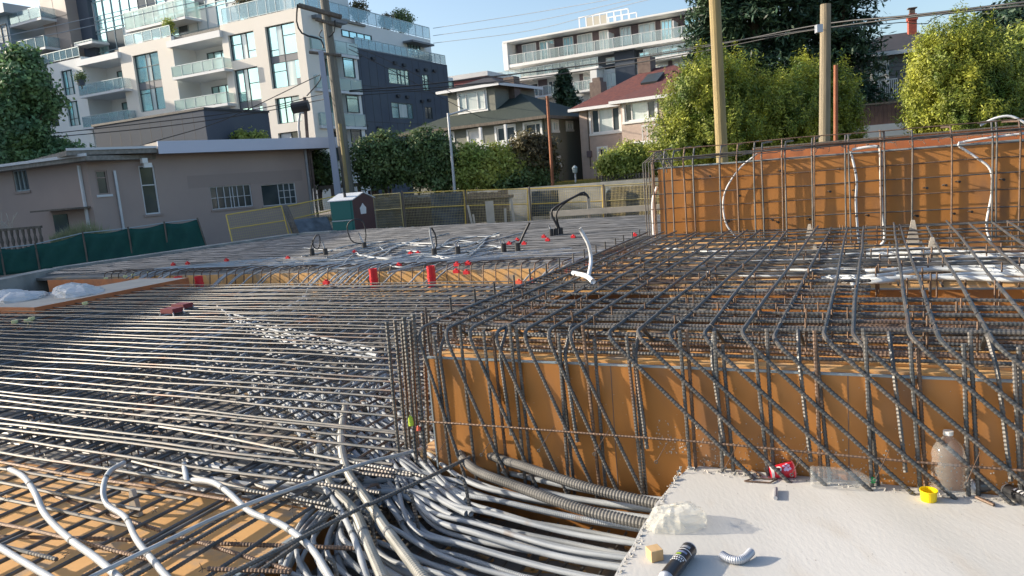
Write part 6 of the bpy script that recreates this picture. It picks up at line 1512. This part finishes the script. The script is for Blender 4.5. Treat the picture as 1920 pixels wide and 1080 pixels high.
wire([(655, 180, 40), (760, 172, 40), (820, 168, 40), (900, 158, 39.6), (1000, 150, 39)], .022, WIRE, 'short drooping cable right of the old pole above the dark flank')
wire([(1547, 52, 18.4), (1600, 50, 19), (1690, 42, 20), (1705, 43, 20.4), (1740, 44, 20.8), (1770, 27, 21.5), (1940, 12, 22.5)], .012, WIRE, 'cable from the cut-off pole sagging past the red chimney')
wire([(1535, 53, 18.4), (1450, 66, 20), (1340, 82, 23), (1200, 105, 27)], .012, WIRE, 'cable from the cut-off pole towards the left')
for j, (y0, y1) in enumerate([(36, -3), (50, 4), (64, 11)]):
    wire([(812, y0+17, 55), (1000, y0-12+2*j, 50), (1200, y1-8, 44), (1350, y1-35, 40)], .018, WIREL, ['highest', 'middle', 'lowest'][j]+' of the three faint wires crossing the open sky')
for j, (p_) in enumerate([[(-20, 74, 36), (150, 38, 38), (330, -4, 40)], [(-20, 85, 36), (110, 62, 37), (250, 30, 39), (420, -8, 40)], [(100, 250, 37), (300, 228, 38.5), (480, 205, 39.5), (605, 176, 40)], [(100, 257, 37), (300, 238, 38.5), (480, 212, 39.5), (608, 186, 40)], [(190, 296, 36), (300, 262, 38), (420, 225, 39), (600, 140, 40)]]):
    wire(p_, .022 if j > 1 else .018, WIREL if j < 2 else WIRE, ['upper pale wire across the glass tower at top left', 'lower pale wire across the glass tower at top left', 'upper dark cable in front of the lower apartment balconies', 'lower dark cable in front of the lower apartment balconies', 'thin cable rising from the tan roof to the old pole'][j])
wire([(655, 85, 40), (720, 110, 44), (840, 170, 50), (900, 200, 54)], .02, WIRE, 'thin cable slanting down from the old pole across the dark flank')
wire([(655, 92, 40), (740, 135, 44), (860, 200, 48), (935, 235, 51)], .02, WIRE, 'second thin cable slanting down to the sage house')
# =================================================================== TIE WIRES AT CROSSINGS
tw = MB()
def tie(p, s=.017):
    a = RNG.uniform(0, 3.1)
    d1 = V(math.cos(a), math.sin(a), .3)*s; d2 = V(math.cos(a+1.6), math.sin(a+1.6), -.3)*s
    tw.tube([p-d1, p+ZV*.004, p+d1], .0018, 3, cap=False); tw.tube([p-d2, p+ZV*.003, p+d2], .0018, 3, cap=False)
    tw.tube([p, p+V(RNG.normal(0, .01), RNG.normal(0, .01), .02), p+V(RNG.normal(0, .015), RNG.normal(0, .015), .03)], .0015, 3, cap=False)
for u in us:
    for w in wlist[:26]:
        if RNG.random() < .5: tie(gw(u, w, .742))
for w in near_w[:24]:
    for u in np.arange(-7, -2.8, .41):
        if RNG.random() < .6: tie(gw(u+jit(.03), w, -.10))
tag(tw.build('tie_wires', WIRE), 'small twisted tie wires at the rebar crossings', 'tie wire', kind='stuff')

gt = MB(); rg = np.random.default_rng(77)
for i in range(420):
    u = rg.uniform(-.9, 2.4); w = 3.75-abs(rg.normal(0, .5)); q = rg.uniform(.0012, .004); p = gw(u, w, .0005)
    R = rg.normal(size=(4, 3)); R /= np.linalg.norm(R, axis=1)[:, None]; R[:, 2] = np.abs(R[:, 2])*.6
    gt.add(p+R*q, [(0, 1, 2), (0, 2, 3), (0, 3, 1), (1, 3, 2)])
tag(gt.build('slab_grit', DIRT), 'fine dark grit and crumbs scattered over the white slab', 'grit', kind='stuff')
